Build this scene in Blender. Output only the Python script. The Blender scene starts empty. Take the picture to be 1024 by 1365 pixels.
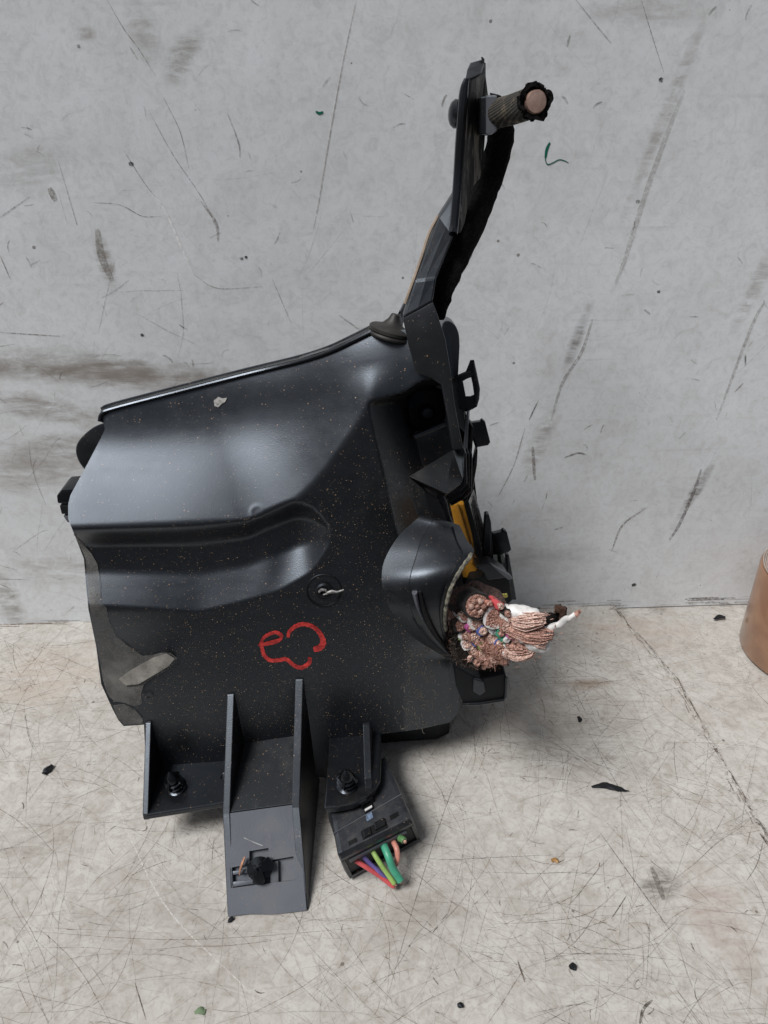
import bpy, bmesh, math, random
import numpy as np
from mathutils import Vector, Matrix, noise
from mathutils.geometry import delaunay_2d_cdt
random.seed(7); rng = np.random.default_rng(7)
S = bpy.context.scene
COL = S.collection
# ------------------------------------------------------------------ camera
F, CX, CY = 1050.0, 512.0, 682.5
H = 0.27; TH = math.radians(30)
cam = bpy.data.cameras.new('camera'); co = bpy.data.objects.new('camera', cam); COL.objects.link(co)
co.location = (0, 0, H); co.rotation_euler = (math.radians(90) - TH, 0, 0)
cam.sensor_fit = 'VERTICAL'; cam.sensor_height = 24; cam.lens = 24 * F / 1365
cam.clip_start = 0.01; cam.clip_end = 200
S.camera = co
# ------------------------------------------------------------------ sky, sun, exposure
SUN = Vector((-0.44, -0.38, 0.84)).normalized()
w = bpy.data.worlds.new('World'); S.world = w; w.use_nodes = True
nt = w.node_tree; nt.nodes.clear()
sky = nt.nodes.new('ShaderNodeTexSky'); sky.sky_type = 'NISHITA'; sky.sun_disc = False
sky.sun_elevation = math.asin(SUN.z); sky.sun_rotation = math.atan2(SUN.x, SUN.y)
sky.air_density = 1.0; sky.dust_density = 4.0; sky.ozone_density = 1.0
hs = nt.nodes.new('ShaderNodeHueSaturation'); hs.inputs['Saturation'].default_value = 0.6
bg = nt.nodes.new('ShaderNodeBackground'); bg.inputs['Strength'].default_value = 0.05
ow = nt.nodes.new('ShaderNodeOutputWorld')
nt.links.new(sky.outputs[0], hs.inputs['Color']); nt.links.new(hs.outputs[0], bg.inputs[0]); nt.links.new(bg.outputs[0], ow.inputs[0])
sl = bpy.data.lights.new('sun', 'SUN'); sl.energy = 4.6; sl.angle = math.radians(22); sl.color = (1, .985, .965)
so = bpy.data.objects.new('sun', sl); COL.objects.link(so)
so.rotation_euler = SUN.to_track_quat('Z', 'Y').to_euler()
S.view_settings.view_transform = 'Standard'; S.view_settings.look = 'None'
S.view_settings.exposure = -0.40; S.view_settings.gamma = 1.0
# ------------------------------------------------------------------ where a ray meets the place
ct, st = math.cos(TH), math.sin(TH)
def ray(px, py):
    a = (px - CX) / F; b = (CY - py) / F
    return Vector((a, ct + b * st, -st + b * ct))
def Py(px, py, y):
    d = ray(px, py); t = y / d.y
    return Vector((d.x * t, y, H + d.z * t))
def Pz(px, py, z):
    d = ray(px, py); t = (z - H) / d.z
    return Vector((d.x * t, d.y * t, z))
WY, WS = 0.355, 0.05           # wall plane y = WY + WS x
def Pw(px, py, off=0.0):
    d = ray(px, py); t = (WY - off) / (d.y - WS * d.x)
    return Vector((d.x * t, d.y * t, H + d.z * t))
Y0, LEAN, YAW = 0.234, 0.12, 0.12     # main face of the cover: y = Y0 + LEAN z + YAW x
def PR(px, py, R=0.0):
    d = ray(px, py); t = (Y0 + R + LEAN * H) / (d.y - LEAN * d.z - YAW * d.x)
    return Vector((d.x * t, d.y * t, H + d.z * t))
# ------------------------------------------------------------------ materials
def newmat(name):
    m = bpy.data.materials.new(name); m.use_nodes = True
    n = m.node_tree; b = n.nodes['Principled BSDF']
    return m, n, b
def N(n, t, **k):
    o = n.nodes.new(t)
    for a, v in k.items(): setattr(o, a, v)
    return o
def math_(n, op, a, b=None, c=None, clamp=False):
    o = n.nodes.new('ShaderNodeMath'); o.operation = op; o.use_clamp = clamp
    for i, v in enumerate((a, b, c)):
        if v is None: continue
        if isinstance(v, (int, float)): o.inputs[i].default_value = v
        else: n.links.new(v, o.inputs[i])
    return o.outputs[0]
def mixc(n, f, a, b):
    o = n.nodes.new('ShaderNodeMix'); o.data_type = 'RGBA'
    for i, v in ((0, f), (6, a), (7, b)):
        if isinstance(v, (int, float)): o.inputs[i].default_value = v
        elif isinstance(v, tuple): o.inputs[i].default_value = (*v, 1) if len(v) == 3 else v
        else: n.links.new(v, o.inputs[i])
    return o.outputs[2]
def noise_(n, vec, scale, detail=3, rough=0.5, dist=0.0):
    o = N(n, 'ShaderNodeTexNoise'); o.inputs['Scale'].default_value = scale; o.inputs['Detail'].default_value = detail
    o.inputs['Roughness'].default_value = rough; o.inputs['Distortion'].default_value = dist
    n.links.new(vec, o.inputs['Vector']); return o.outputs[0]
def ramp(n, v, lo, hi):
    o = N(n, 'ShaderNodeMapRange'); o.inputs[1].default_value = lo; o.inputs[2].default_value = hi
    n.links.new(v, o.inputs[0]); return o.outputs[0]
def mapping(n, vec, rot=(0, 0, 0), scale=(1, 1, 1), loc=(0, 0, 0)):
    o = N(n, 'ShaderNodeMapping'); o.inputs['Rotation'].default_value = rot; o.inputs['Scale'].default_value = scale
    o.inputs['Location'].default_value = loc
    n.links.new(vec, o.inputs['Vector']); return o.outputs[0]
def bump(n, b, h, strength, dist):
    o = N(n, 'ShaderNodeBump'); o.inputs['Strength'].default_value = strength; o.inputs['Distance'].default_value = dist
    n.links.new(h, o.inputs['Height']); n.links.new(o.outputs[0], b.inputs['Normal'])
def plastic(name, col=(0.0038, 0.004, 0.0046), rough=0.36, speck=1.0, dust=0.25, grain=0.25, specl=0.5):
    m, n, b = newmat(name)
    v = N(n, 'ShaderNodeTexCoord').outputs['Object']
    big = noise_(n, v, 22, 4, 0.6)
    mid = noise_(n, v, 160, 4, 0.65)
    # hazy dust film
    film = math_(n, 'MULTIPLY', ramp(n, big, 0.48, 0.75), ramp(n, mid, 0.35, 0.75))
    film = math_(n, 'MULTIPLY', film, dust, clamp=True)
    c = mixc(n, film, col, (0.13, 0.12, 0.105))
    # grains of sawdust, three sizes, fewer on the upper half
    sz = N(n, 'ShaderNodeSeparateXYZ'); n.links.new(v, sz.inputs[0]); hi = math_(n, 'MULTIPLY', ramp(n, sz.outputs[2], .085, .13), .13)
    last = c
    for sc, th, pick, cc, am in ((700, .12, .70, (.24, .145, .085), .9), (1200, .16, .62, (.15, .105, .07), .8), (330, .055, .82, (.33, .25, .17), .9)):
        vo = N(n, 'ShaderNodeTexVoronoi'); vo.inputs['Scale'].default_value = sc; n.links.new(v, vo.inputs['Vector'])
        vm = mapping(n, v, loc=(sc * .013, 0, 0)); n.links.new(vm, vo.inputs['Vector'])
        sep = N(n, 'ShaderNodeSeparateColor'); n.links.new(vo.outputs['Color'], sep.inputs[0])
        size = math_(n, 'MULTIPLY', sep.outputs[1], th * 1.6)
        dot = math_(n, 'LESS_THAN', vo.outputs['Distance'], size)
        dens = math_(n, 'ADD', math_(n, 'MULTIPLY', ramp(n, big, .35, .65), -.28), pick + .04)
        dens = math_(n, 'ADD', dens, hi)
        sel = math_(n, 'GREATER_THAN', sep.outputs[0], dens)
        f = math_(n, 'MULTIPLY', math_(n, 'MULTIPLY', dot, sel), am * min(speck, 1))
        if speck > 0: last = mixc(n, f, last, cc)
    n.links.new(last, b.inputs['Base Color'])
    r = math_(n, 'ADD', math_(n, 'MULTIPLY', mid, 0.12), rough - 0.06)
    r = math_(n, 'ADD', r, math_(n, 'MULTIPLY', film, .5))
    n.links.new(r, b.inputs['Roughness'])
    b.inputs['Specular IOR Level'].default_value = specl; b.inputs['Specular Tint'].default_value = (.76, .86, 1.0, 1); b.inputs['IOR'].default_value = 1.52
    str_ = noise_(n, mapping(n, v, (.2, .3, .5), (40, 260, 260)), 1, 4, .7)
    r = math_(n, 'ADD', r, math_(n, 'MULTIPLY', math_(n, 'SUBTRACT', str_, .5), .16)); n.links.new(r, b.inputs['Roughness'])
    g = noise_(n, v, 2600, 2, .5)
    g2 = math_(n, 'ADD', g, math_(n, 'MULTIPLY', noise_(n, v, 60, 3), 1.2))
    bump(n, b, g2, grain, 0.00012)
    return m
def simple(name, col, rough=0.6, metal=0.0, nscale=300, var=0.25, bstr=0.3, bdist=0.0003, specl=0.5, col2=None):
    m, n, b = newmat(name)
    v = N(n, 'ShaderNodeTexCoord').outputs['Object']
    a = noise_(n, v, nscale, 4, .6)
    c2 = col2 or tuple(x * (1 - var) for x in col)
    c = mixc(n, ramp(n, a, .35, .65), col, c2)
    n.links.new(c, b.inputs['Base Color']); b.inputs['Roughness'].default_value = rough; b.inputs['Metallic'].default_value = metal
    b.inputs['Specular IOR Level'].default_value = specl
    bump(n, b, a, bstr, bdist)
    return m
M = {}
M['cover'] = plastic('black moulded plastic', rough=.36, speck=1, dust=.08, specl=1.0)
M['dusty'] = plastic('dusty black plastic', col=(.010, .0105, .011), rough=.45, speck=1, dust=.7, grain=.4)
M['clean'] = plastic('plain black plastic', rough=.36, speck=.6, dust=.2, specl=.7)
M['dark'] = plastic('deep black plastic', col=(.006, .006, .0065), rough=.5, speck=0, dust=.2, specl=.3)
M['gloss'] = plastic('glossy black plastic', rough=.22, speck=0, dust=.1, grain=.1)
M['foot'] = plastic('scuffed plastic with painted sheen', col=(.085, .09, .104), rough=.36, speck=.5, dust=.8, grain=.5)  # black plastic greyed to paint in the reflected sky, besides scuffs and dust
M['rubber'] = simple('dusty rubber', (.030, .028, .027), .55, var=.5, nscale=200)
M['copper'] = simple('cut copper strands', (.60, .36, .29), .42, .35, nscale=1500, col2=(.22, .10, .075), bstr=.9, bdist=.0006)
M['copper_pale'] = simple('pale copper strands', (.80, .60, .52), .42, .3, nscale=1500, col2=(.42, .24, .19), bstr=.9, bdist=.0006)
M['fabric'] = simple('black fabric tape', (.012, .011, .011), .95, nscale=900, var=.7, bstr=1, bdist=.0008, specl=.1)
M['fuzz'] = simple('brown frayed fibre', (.10, .06, .045), .95, nscale=900, var=.6, specl=.1)
M['white'] = simple('white wire insulation', (.78, .77, .76), .45, nscale=400, var=.25)
M['label'] = simple('printed paper label', (.42, .43, .43), .6, nscale=500, var=.6)
M['amber'] = simple('amber plastic', (.55, .26, .03), .35, nscale=120, var=.3)
for nm, c in dict(red=(.58, .09, .10), purple=(.14, .11, .33), lime=(.30, .46, .13), teal=(.06, .33, .21), pink=(.62, .27, .21), green=(.10, .24, .09), blue=(.08, .13, .42), magenta=(.5, .12, .33)).items():
    M[nm] = simple(nm + ' wire insulation', c, .42, nscale=300, var=.25)
M['marker'] = simple('red marker ink', (.62, .05, .045), .4, nscale=420, col2=(.22, .015, .015))
M['penink'] = simple('green ink', (.0, .16, .11), .5)
# ------------------------------------------------------------------ mesh helpers
ORI = {}
def link(o, parent):
    COL.objects.link(o)
    if parent is not None: o.parent = parent; ORI[o.name] = ORI[parent.name]
    else: ORI[o.name] = Vector((0, 0, 0))
def thing(name, label, cat, loc=(0, 0, 0), group=None):
    o = bpy.data.objects.new(name, None); COL.objects.link(o); o.location = loc; ORI[o.name] = Vector(loc)
    o.empty_display_size = .01
    o['label'] = label; o['category'] = cat
    if group: o['group'] = group
    return o
def mk(name, verts, faces, mat, parent=None, smooth=True, label=None, kind=None, cat=None, bev=0, sharp=35):
    me = bpy.data.meshes.new(name)
    off = ORI[parent.name] if parent is not None else Vector((0, 0, 0))
    me.from_pydata([tuple(Vector(v) - off) for v in verts], [], [tuple(f) for f in faces])
    bm = bmesh.new(); bm.from_mesh(me); bmesh.ops.recalc_face_normals(bm, faces=bm.faces)
    if bev: 
        ed = [e for e in bm.edges if len(e.link_faces) == 2 and e.calc_face_angle(0) > math.radians(25)]
        bmesh.ops.bevel(bm, geom=ed, offset=bev, segments=2, profile=.6, affect='EDGES', clamp_overlap=True)
    for f in bm.faces: f.smooth = smooth
    for e in bm.edges:
        if len(e.link_faces) == 2 and e.calc_face_angle(0) > math.radians(sharp): e.smooth = False
    bm.to_mesh(me); bm.free()
    me.materials.append(mat if not isinstance(mat, str) else M[mat])
    o = bpy.data.objects.new(name, me); link(o, parent)
    if label: o['label'] = label
    if kind: o['kind'] = kind
    if cat: o['category'] = cat
    return o
class MB:
    def __init__(s): s.v = []; s.f = []
    def add(s, v, f):
        k = len(s.v); s.v += [Vector(x) for x in v]; s.f += [tuple(i + k for i in q) for q in f]; return s
    def mk(s, name, mat, parent=None, **k): return mk(name, s.v, s.f, mat, parent, **k)
def prism(front, back):
    n = len(front); v = list(front) + list(back)
    f = [tuple(range(n)), tuple(range(2 * n - 1, n - 1, -1))]
    f += [(i, i + n, (i + 1) % n + n, (i + 1) % n) for i in range(n)]
    return v, f
def slab(pts, vec):
    vec = Vector(vec); return prism(pts, [p + vec for p in pts])
def tube(path, rad, n=12, flat=1.0, cap=True, closed=False):
    path = [Vector(p) for p in path]; m = len(path)
    if isinstance(rad, (int, float)): rad = [rad] * m
    v = []; f = []; up = None
    for i, p in enumerate(path):
        t = (path[min(i + 1, m - 1)] - path[max(i - 1, 0)]).normalized()
        if up is None:
            up = Vector((0, 0, 1)) if abs(t.z) < .8 else Vector((1, 0, 0))
        a = (up - t * up.dot(t)).normalized(); up = a; b = t.cross(a)
        for k in range(n):
            q = 2 * math.pi * k / n
            v.append(p + (a * math.cos(q) * flat + b * math.sin(q)) * rad[i])
    for i in range(m - 1):
        for k in range(n):
            f.append((i * n + k, i * n + (k + 1) % n, (i + 1) * n + (k + 1) % n, (i + 1) * n + k))
    if cap: f += [tuple(range(n))[::-1], tuple(range((m - 1) * n, m * n))]
    return v, f
def lathe(c, axis, prof, n=20):
    """prof: list of (radius, height along axis)"""
    axis = Vector(axis).normalized(); c = Vector(c)
    a = axis.orthogonal().normalized(); b = axis.cross(a)
    v = []; f = []; m = len(prof)
    for r, h in prof:
        for k in range(n):
            q = 2 * math.pi * k / n; v.append(c + axis * h + (a * math.cos(q) + b * math.sin(q)) * max(r, 1e-6))
    for i in range(m - 1):
        for k in range(n): f.append((i * n + k, i * n + (k + 1) % n, (i + 1) * n + (k + 1) % n, (i + 1) * n + k))
    f += [tuple(range(n))[::-1], tuple(range((m - 1) * n, m * n))]
    return v, f
def spline(pts, k=8):
    """Catmull-Rom through tuples of any length"""
    P = [np.array(p, float) for p in pts]; out = []
    Q = [2 * P[0] - P[1]] + P + [2 * P[-1] - P[-2]]
    for i in range(1, len(Q) - 2):
        for j in range(k):
            t = j / k
            out.append(.5 * (2 * Q[i] + (Q[i + 1] - Q[i - 1]) * t + (2 * Q[i - 1] - 5 * Q[i] + 4 * Q[i + 1] - Q[i + 2]) * t * t + (3 * Q[i] - Q[i - 1] - 3 * Q[i + 1] + Q[i + 2]) * t ** 3))
    out.append(P[-1]); return out
def inside(poly, x, y):
    c = np.zeros(x.shape, bool); n = len(poly); j = n - 1
    for i in range(n):
        xi, yi = poly[i]; xj, yj = poly[j]
        m = ((yi > y) != (yj > y)) & (x < (xj - xi) * (y - yi) / (yj - yi + 1e-12) + xi)
        c ^= m; j = i
    return c
def densify(poly, step):
    out = []
    for i in range(len(poly)):
        a = np.array(poly[i], float); b = np.array(poly[(i + 1) % len(poly)], float)
        k = max(1, int(np.hypot(*(b - a)) / step))
        out += [tuple(a + (b - a) * j / k) for j in range(k)]
    return out
def cdt(outline, holes, step):
    """triangulated region in 2-D; returns points, triangles, loops"""
    loops = [densify(outline, step)] + [densify(h, step) for h in holes]
    pts = []; edges = []
    for L in loops:
        k = len(pts); pts += L; edges += [(k + i, k + (i + 1) % len(L)) for i in range(len(L))]
    nb = len(pts)
    xs = [p[0] for p in outline]; ys = [p[1] for p in outline]
    gx, gy = np.meshgrid(np.arange(min(xs), max(xs), step), np.arange(min(ys), max(ys), step)); gx = gx.astype(float); gy = gy.astype(float)
    gx[1::2] += step / 2
    gx = gx.ravel(); gy = gy.ravel()
    ok = inside(outline, gx, gy)
    for h in holes: ok &= ~inside(h, gx, gy)
    B = np.array(pts)
    gx = gx[ok]; gy = gy[ok]
    keep = np.ones(len(gx), bool)
    for s0 in range(0, len(gx), 4000):
        d = np.min((gx[s0:s0 + 4000, None] - B[None, :, 0]) ** 2 + (gy[s0:s0 + 4000, None] - B[None, :, 1]) ** 2, axis=1)
        keep[s0:s0 + 4000] = d > (step * .45) ** 2
    pts += list(zip(gx[keep], gy[keep]))
    r = delaunay_2d_cdt([Vector(p) for p in pts], edges, [], 0, 1e-6)
    vo = [(p[0], p[1]) for p in r[0]]
    T = [t for t in r[2]]
    cx = np.array([sum(vo[i][0] for i in t) / 3 for t in T]); cy = np.array([sum(vo[i][1] for i in t) / 3 for t in T])
    ok = inside(outline, cx, cy)
    for h in holes: ok &= ~inside(h, cx, cy)
    T = [t for t, o in zip(T, ok) if o]
    return vo, T
def solid_sheet(vo, T, front, back):
    """closed shell from a 2-D triangulation and two position functions"""
    n = len(vo)
    v = [front(*p) for p in vo] + [back(*p) for p in vo]
    f = list(T) + [tuple(reversed([i + n for i in t])) for t in T]
    cnt = {}
    for t in T:
        for a, b in zip(t, list(t[1:]) + [t[0]]):
            cnt[(a, b)] = cnt.get((a, b), 0) + 1
    for (a, b) in cnt:
        if (b, a) not in cnt: f.append((b, a, a + n, b + n))
    return v, f
# ------------------------------------------------------------------ the setting
def stain_surface(name, base, axes, stains, extra=1.0):
    m, n, b = newmat(name)
    v = N(n, 'ShaderNodeTexCoord').outputs['Object']
    sep = N(n, 'ShaderNodeSeparateXYZ'); n.links.new(v, sep.inputs[0])
    U = sep.outputs[axes[0]]; V = sep.outputs[axes[1]]
    n1 = noise_(n, v, 7, 5, .6); n2 = noise_(n, v, 45, 6, .7, .4); n3 = noise_(n, v, 420, 4, .7)
    c = mixc(n, ramp(n, n1, .3, .7), base, tuple(x * .88 for x in base))
    c = mixc(n, math_(n, 'MULTIPLY', ramp(n, n2, .44, .74), .50 * extra, clamp=True), c, (.27, .235, .20))
    c = mixc(n, math_(n, 'MULTIPLY', ramp(n, n3, .52, .70), .38 * extra, clamp=True), c, (.22, .19, .165))
    # long drags of dirt at a few angles
    for k, (ang, sx, sy, lo, am) in enumerate(((.25, 6, 120, .58, .5), (1.15, 8, 260, .60, .55), (-.9, 7, 320, .62, .5), (1.9, 10, 500, .60, .5))):
        rot = (0, 0, ang) if axes == (0, 1) else (0, ang, 0)
        sc = (sx, sy, 1) if axes == (0, 1) else (sx, 1, sy)
        mv = mapping(n, v, rot, sc, (k * 3.1, k * 1.7, k * 2.3))
        s = ramp(n, noise_(n, mv, 1.0, 4, .6, .25), lo, lo + .14)
        g = ramp(n, noise_(n, mapping(n, v, loc=(k, k, k)), 14, 3), .5, .66)
        c = mixc(n, math_(n, 'MULTIPLY', math_(n, 'MULTIPLY', s, g), am * extra, clamp=True), c, (.25, .225, .20))
    n4 = noise_(n, v, 150, 6, .75, 1.2)
    c = mixc(n, math_(n, 'MULTIPLY', ramp(n, n4, .46, .66), .52 * extra, clamp=True), c, (.25, .215, .18))
    n5 = noise_(n, mapping(n, v, loc=(3, 4, 5)), 60, 5, .7, .8)
    c = mixc(n, math_(n, 'MULTIPLY', ramp(n, n5, .55, .75), .30 * extra, clamp=True), c, (.70, .685, .66))
    # dots of grime
    vo = N(n, 'ShaderNodeTexVoronoi'); vo.inputs['Scale'].default_value = 95; n.links.new(v, vo.inputs['Vector'])
    s2 = N(n, 'ShaderNodeSeparateColor'); n.links.new(vo.outputs['Color'], s2.inputs[0])
    d = math_(n, 'LESS_THAN', vo.outputs['Distance'], math_(n, 'MULTIPLY', s2.outputs[1], .075))
    d = math_(n, 'MULTIPLY', d, math_(n, 'GREATER_THAN', s2.outputs[0], .55))
    c = mixc(n, math_(n, 'MULTIPLY', d, .7), c, (.10, .085, .07))
    # stains and broad faint patches, each with its own place
    wob = math_(n, 'MULTIPLY', math_(n, 'SUBTRACT', noise_(n, v, 60, 4, .65), .5), 1.1)
    for (cu, cv, ru, rv, ang, am, col, ns) in stains:
        du = math_(n, 'SUBTRACT', U, cu); dv = math_(n, 'SUBTRACT', V, cv)
        ca, sa = math.cos(ang), math.sin(ang)
        a = math_(n, 'DIVIDE', math_(n, 'ADD', math_(n, 'MULTIPLY', du, ca), math_(n, 'MULTIPLY', dv, sa)), ru)
        e = math_(n, 'DIVIDE', math_(n, 'SUBTRACT', math_(n, 'MULTIPLY', dv, ca), math_(n, 'MULTIPLY', du, sa)), rv)
        rr = math_(n, 'SQRT', math_(n, 'ADD', math_(n, 'MULTIPLY', a, a), math_(n, 'MULTIPLY', e, e)))
        rr = math_(n, 'ADD', rr, wob)
        fall = ramp(n, rr, 1.05, .45)
        rot = (0, 0, -ang) if axes == (0, 1) else (0, ang, 0)
        mv = mapping(n, v, rot, (ns * .25, ns, ns) if axes == (0, 1) else (ns * .25, ns, ns))
        g = ramp(n, noise_(n, mv, 1, 6, .75, .4), .36, .60)
        c = mixc(n, math_(n, 'MULTIPLY', math_(n, 'MULTIPLY', fall, g), am * 1.25, clamp=True), c, col)
    n.links.new(c, b.inputs['Base Color'])
    rg = math_(n, 'ADD', math_(n, 'MULTIPLY', n2, .3), .42)
    n.links.new(rg, b.inputs['Roughness']); b.inputs['Specular IOR Level'].default_value = .35
    hh = math_(n, 'ADD', math_(n, 'MULTIPLY', n3, .4), math_(n, 'MULTIPLY', n2, .8))
    bump(n, b, hh, .35, .0004)
    return m
def wp(px, py): p = Pw(px, py); return p.x, p.z
def tp(px, py): p = Pz(px, py, 0); return p.x, p.y
br = (.22, .19, .165); bk = (.10, .085, .075); gy = (.24, .22, .20)
def wst(px, py, rx, ry, ang, am, col=br, ns=120):
    x, z = wp(px, py); k = .36 / F; return (x, z, rx * k, ry * k, ang, am, col, ns)
def tst(px, py, rx, ry, ang, am, col=br, ns=120):
    x, y = tp(px, py); k = .33 / F; return (x, y, rx * k, ry * 1.45 * k, ang, am, col, ns)
wall_mat = stain_surface('painted panel', (.74, .77, .80), (0, 2), [
    wst(90, 487, 190, 26, -.06, .75, gy, 110), wst(230, 510, 170, 18, -.16, .55, (.26, .21, .18), 110),
    wst(60, 545, 110, 22, -.25, .6, br, 140), wst(60, 625, 110, 45, .1, .45, br, 110), wst(70, 760, 90, 40, 0, .35, br, 130),
    wst(245, 75, 46, 17, .9, .5, gy, 300), wst(192, 40, 20, 30, .2, .35, gy, 260), wst(140, 350, 12, 46, .1, .55, br, 260),
    wst(115, 45, 14, 10, 0, .4, br, 300), wst(30, 225, 70, 25, .2, .35, gy, 160), wst(12, 800, 22, 60, 0, .5, (.16, .14, .11), 160),
    wst(720, 590, 18, 60, -.3, .4, br, 300), wst(930, 650, 10, 55, -.35, .6, bk, 300), wst(770, 450, 10, 50, -.25, .55, bk, 260),
    wst(880, 170, 10, 110, -.28, .4, br, 260), wst(860, 15, 80, 22, 0, .3, br, 150), wst(1010, 380, 14, 70, -.3, .45, br, 240),
    wst(640, 745, 200, 34, 0, .3, gy, 110), wst(150, 500, 240, 24, -.08, .6, (.25, .225, .20), 170), wst(90, 600, 120, 30, -.1, .5, gy, 170)], .36)  # one wide grey patch runs low along the wall behind the box
table_mat = stain_surface('scratched worktop', (.53, .515, .485), (0, 1), [
    tst(785, 912, 46, 10, .1, .7, (.22, .16, .11), 200), tst(878, 1180, 22, 22, -1.1, .7, bk, 300), tst(850, 840, 120, 40, 0, .35, (.42, .33, .26), 90),
    tst(960, 1225, 40, 50, 0, .4, (.3, .22, .19), 200), tst(60, 900, 110, 60, 0, .35, (.42, .33, .26), 100), tst(50, 1120, 60, 40, .2, .35, br, 160),
    tst(250, 1250, 160, 50, 0, .3, br, 130), tst(700, 960, 200, 60, .1, .35, (.30, .27, .23), 90), tst(560, 1230, 90, 40, .4, .3, br, 130)], .95)  # one broad grey-brown patch lies right of the box
m, n, b = newmat('dark tarmac'); b.inputs['Base Color'].default_value = (.045, .045, .048, 1); b.inputs['Roughness'].default_value = .9
bump(n, b, noise_(n, N(n, 'ShaderNodeTexCoord').outputs['Object'], 90, 4), .6, .01); M['tarmac'] = m
g = mk('ground', [(-60, -60, -.9), (60, -60, -.9), (60, 60, -.9), (-60, 60, -.9)], [(0, 1, 2, 3)], 'tarmac', kind='structure')
def seam_x(y): return 0
# worktop: a lower board on the right and the top sheet with its curling right edge
TW = 1.0; TF = .115
v, f = slab([Vector((-TW, TF, -.0026)), Vector((TW, TF, -.0026)), Vector((TW, WY + .06, -.0026)), Vector((-TW, WY - .06, -.0026))], (0, 0, -.03))
board = mk('table_top', v, f, table_mat, kind='structure', smooth=False)
seam = [Pz(*p, 0) for p in ((816, 801), (835, 826), (868, 862), (905, 905), (935, 960), (975, 1030), (1010, 1090), (1035, 1125), (1120, 1180))]
seam += [Vector((.35, TF + .001, 0))]
sh = [Vector((-TW, TF + .001, 0))] + list(reversed(seam)) + [Vector((-TW, WY - WS * TW - .0005, 0))]
v, f = slab(sh, (0, 0, -.0025))
sheet = mk('worktop_sheet', v, f, table_mat, board, smooth=False, label='thin scratched sheet with a diagonal right edge')
a = WY - WS * TW; c = WY + WS * TW
v, f = slab([Vector((-TW, a, -.0025 + .0006)), Vector((TW, c, -.0025 + .0006)), Vector((TW, c, .75)), Vector((-TW, a, .75))], (0, .012, 0))
wall = mk('wall', v, f, wall_mat, kind='structure', smooth=False)
# marks worn into the two surfaces, one joined mesh each, faded by a per-corner alpha
def mark_mat(name, rough=.6):
    m, n, b = newmat(name)
    at = N(n, 'ShaderNodeVertexColor'); at.layer_name = 'ink'
    v = N(n, 'ShaderNodeTexCoord').outputs['Object']
    br_ = ramp(n, noise_(n, v, 700, 3, .7), .30, .58)
    n.links.new(at.outputs[0], b.inputs['Base Color']); b.inputs['Roughness'].default_value = rough
    n.links.new(math_(n, 'MULTIPLY', at.outputs[1], br_), b.inputs['Alpha'])
    return m
def marks(name, strokes, toworld, parent, mat, label=None):
    """strokes: (points2d, half width, colour, alpha)"""
    V = []; Fc = []; Cc = []
    for si, (P, hw, col, al) in enumerate(strokes):
        P = [np.array(p, float) for p in P]; n = len(P); k = len(V)
        for i, p in enumerate(P):
            t = P[min(i + 1, n - 1)] - P[max(i - 1, 0)]; t = t / (np.hypot(*t) + 1e-9); nn = np.array((-t[1], t[0]))
            q = math.sin(math.pi * (i + .35) / (n - .3)) ** .5
            ww = hw * (.35 + .65 * q)
            for s in (-1, 1):
                V.append(toworld(p + nn * s * ww, .00006 + (si % 997) * 1.2e-7)); Cc.append((*col, al * (.35 + .65 * q)))
        for i in range(n - 1): Fc.append((k + 2 * i, k + 2 * i + 1, k + 2 * i + 3, k + 2 * i + 2))
    me = bpy.data.meshes.new(name); off = ORI[parent.name]
    me.from_pydata([tuple(Vector(v) - off) for v in V], [], Fc)
    ca = me.color_attributes.new('ink', 'FLOAT_COLOR', 'POINT')
    ca.data.foreach_set('color', np.array(Cc, np.float32).ravel())
    me.materials.append(mat); o = bpy.data.objects.new(name, me); link(o, parent); o['kind'] = 'stuff'
    if label: o['label'] = label
    return o
scr = mark_mat('scratch')
def rnd_stroke(x0, x1, y0, y1, Lmax, ang, spread, hw, col, al):
    x = random.uniform(x0, x1); y = random.uniform(y0, y1); L = Lmax * random.random() ** 2.2 + .004
    a = random.gauss(ang, spread); cv = random.gauss(0, .9) * (.02 / (L + .02)) ; P = []
    k = max(4, int(L / .004)); 
    for i in range(k + 1):
        P.append((x, y)); x += math.cos(a) * L / k; y += math.sin(a) * L / k; a += cv / k + random.gauss(0, .05)
    return (P, hw, col, al)
ts = []
dk = [(.10, .075, .055), (.06, .05, .04), (.16, .12, .09), (.2, .16, .13)]
def worn(x, y): return noise.noise(Vector((x * 13, y * 17, 2))) + .6 * noise.noise(Vector((x * 40, y * 40, 5)))
for i in range(9000):
    ang = random.choice((.35, 1.25, -.75, 1.9, .1, 2.5))
    ts.append(rnd_stroke(-.36, .36, .117, .34, .06, ang, .45, random.choice((.00005, .00007, .00009, .00013)), random.choice(dk), random.uniform(.15, .65)))
for i in range(110):
    ts.append(rnd_stroke(-.33, .33, .12, .33, .15, random.choice((.3, 1.2, -.8, 2.0)), .3, random.uniform(.00006, .0001), random.choice(dk), random.uniform(.2, .55)))
for i in range(170):
    ts.append(rnd_stroke(-.33, .33, .12, .33, .05, random.choice((.3, 2.1, -.6)), .4, random.uniform(.0001, .0002), (.75, .73, .70), random.uniform(.2, .6)))
for i in range(420):   # specks and flecks
    ts.append(rnd_stroke(-.33, .33, .12, .335, -.002, random.uniform(0, 3), .5, random.uniform(.00008, .00025), random.choice(dk), random.uniform(.3, .9)))
def T2(p): q = Pz(p[0], p[1], 0); return (q.x, q.y)
def tl(pts, hw, col, al, k=6): ts.append(([T2(p) for p in spline(pts, k)], hw, col, al))
tl([(140, 960), (147, 1040), (180, 1130), (230, 1220), (330, 1320), (338, 1345)], .00022, (.74, .72, .69), .75)
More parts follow.
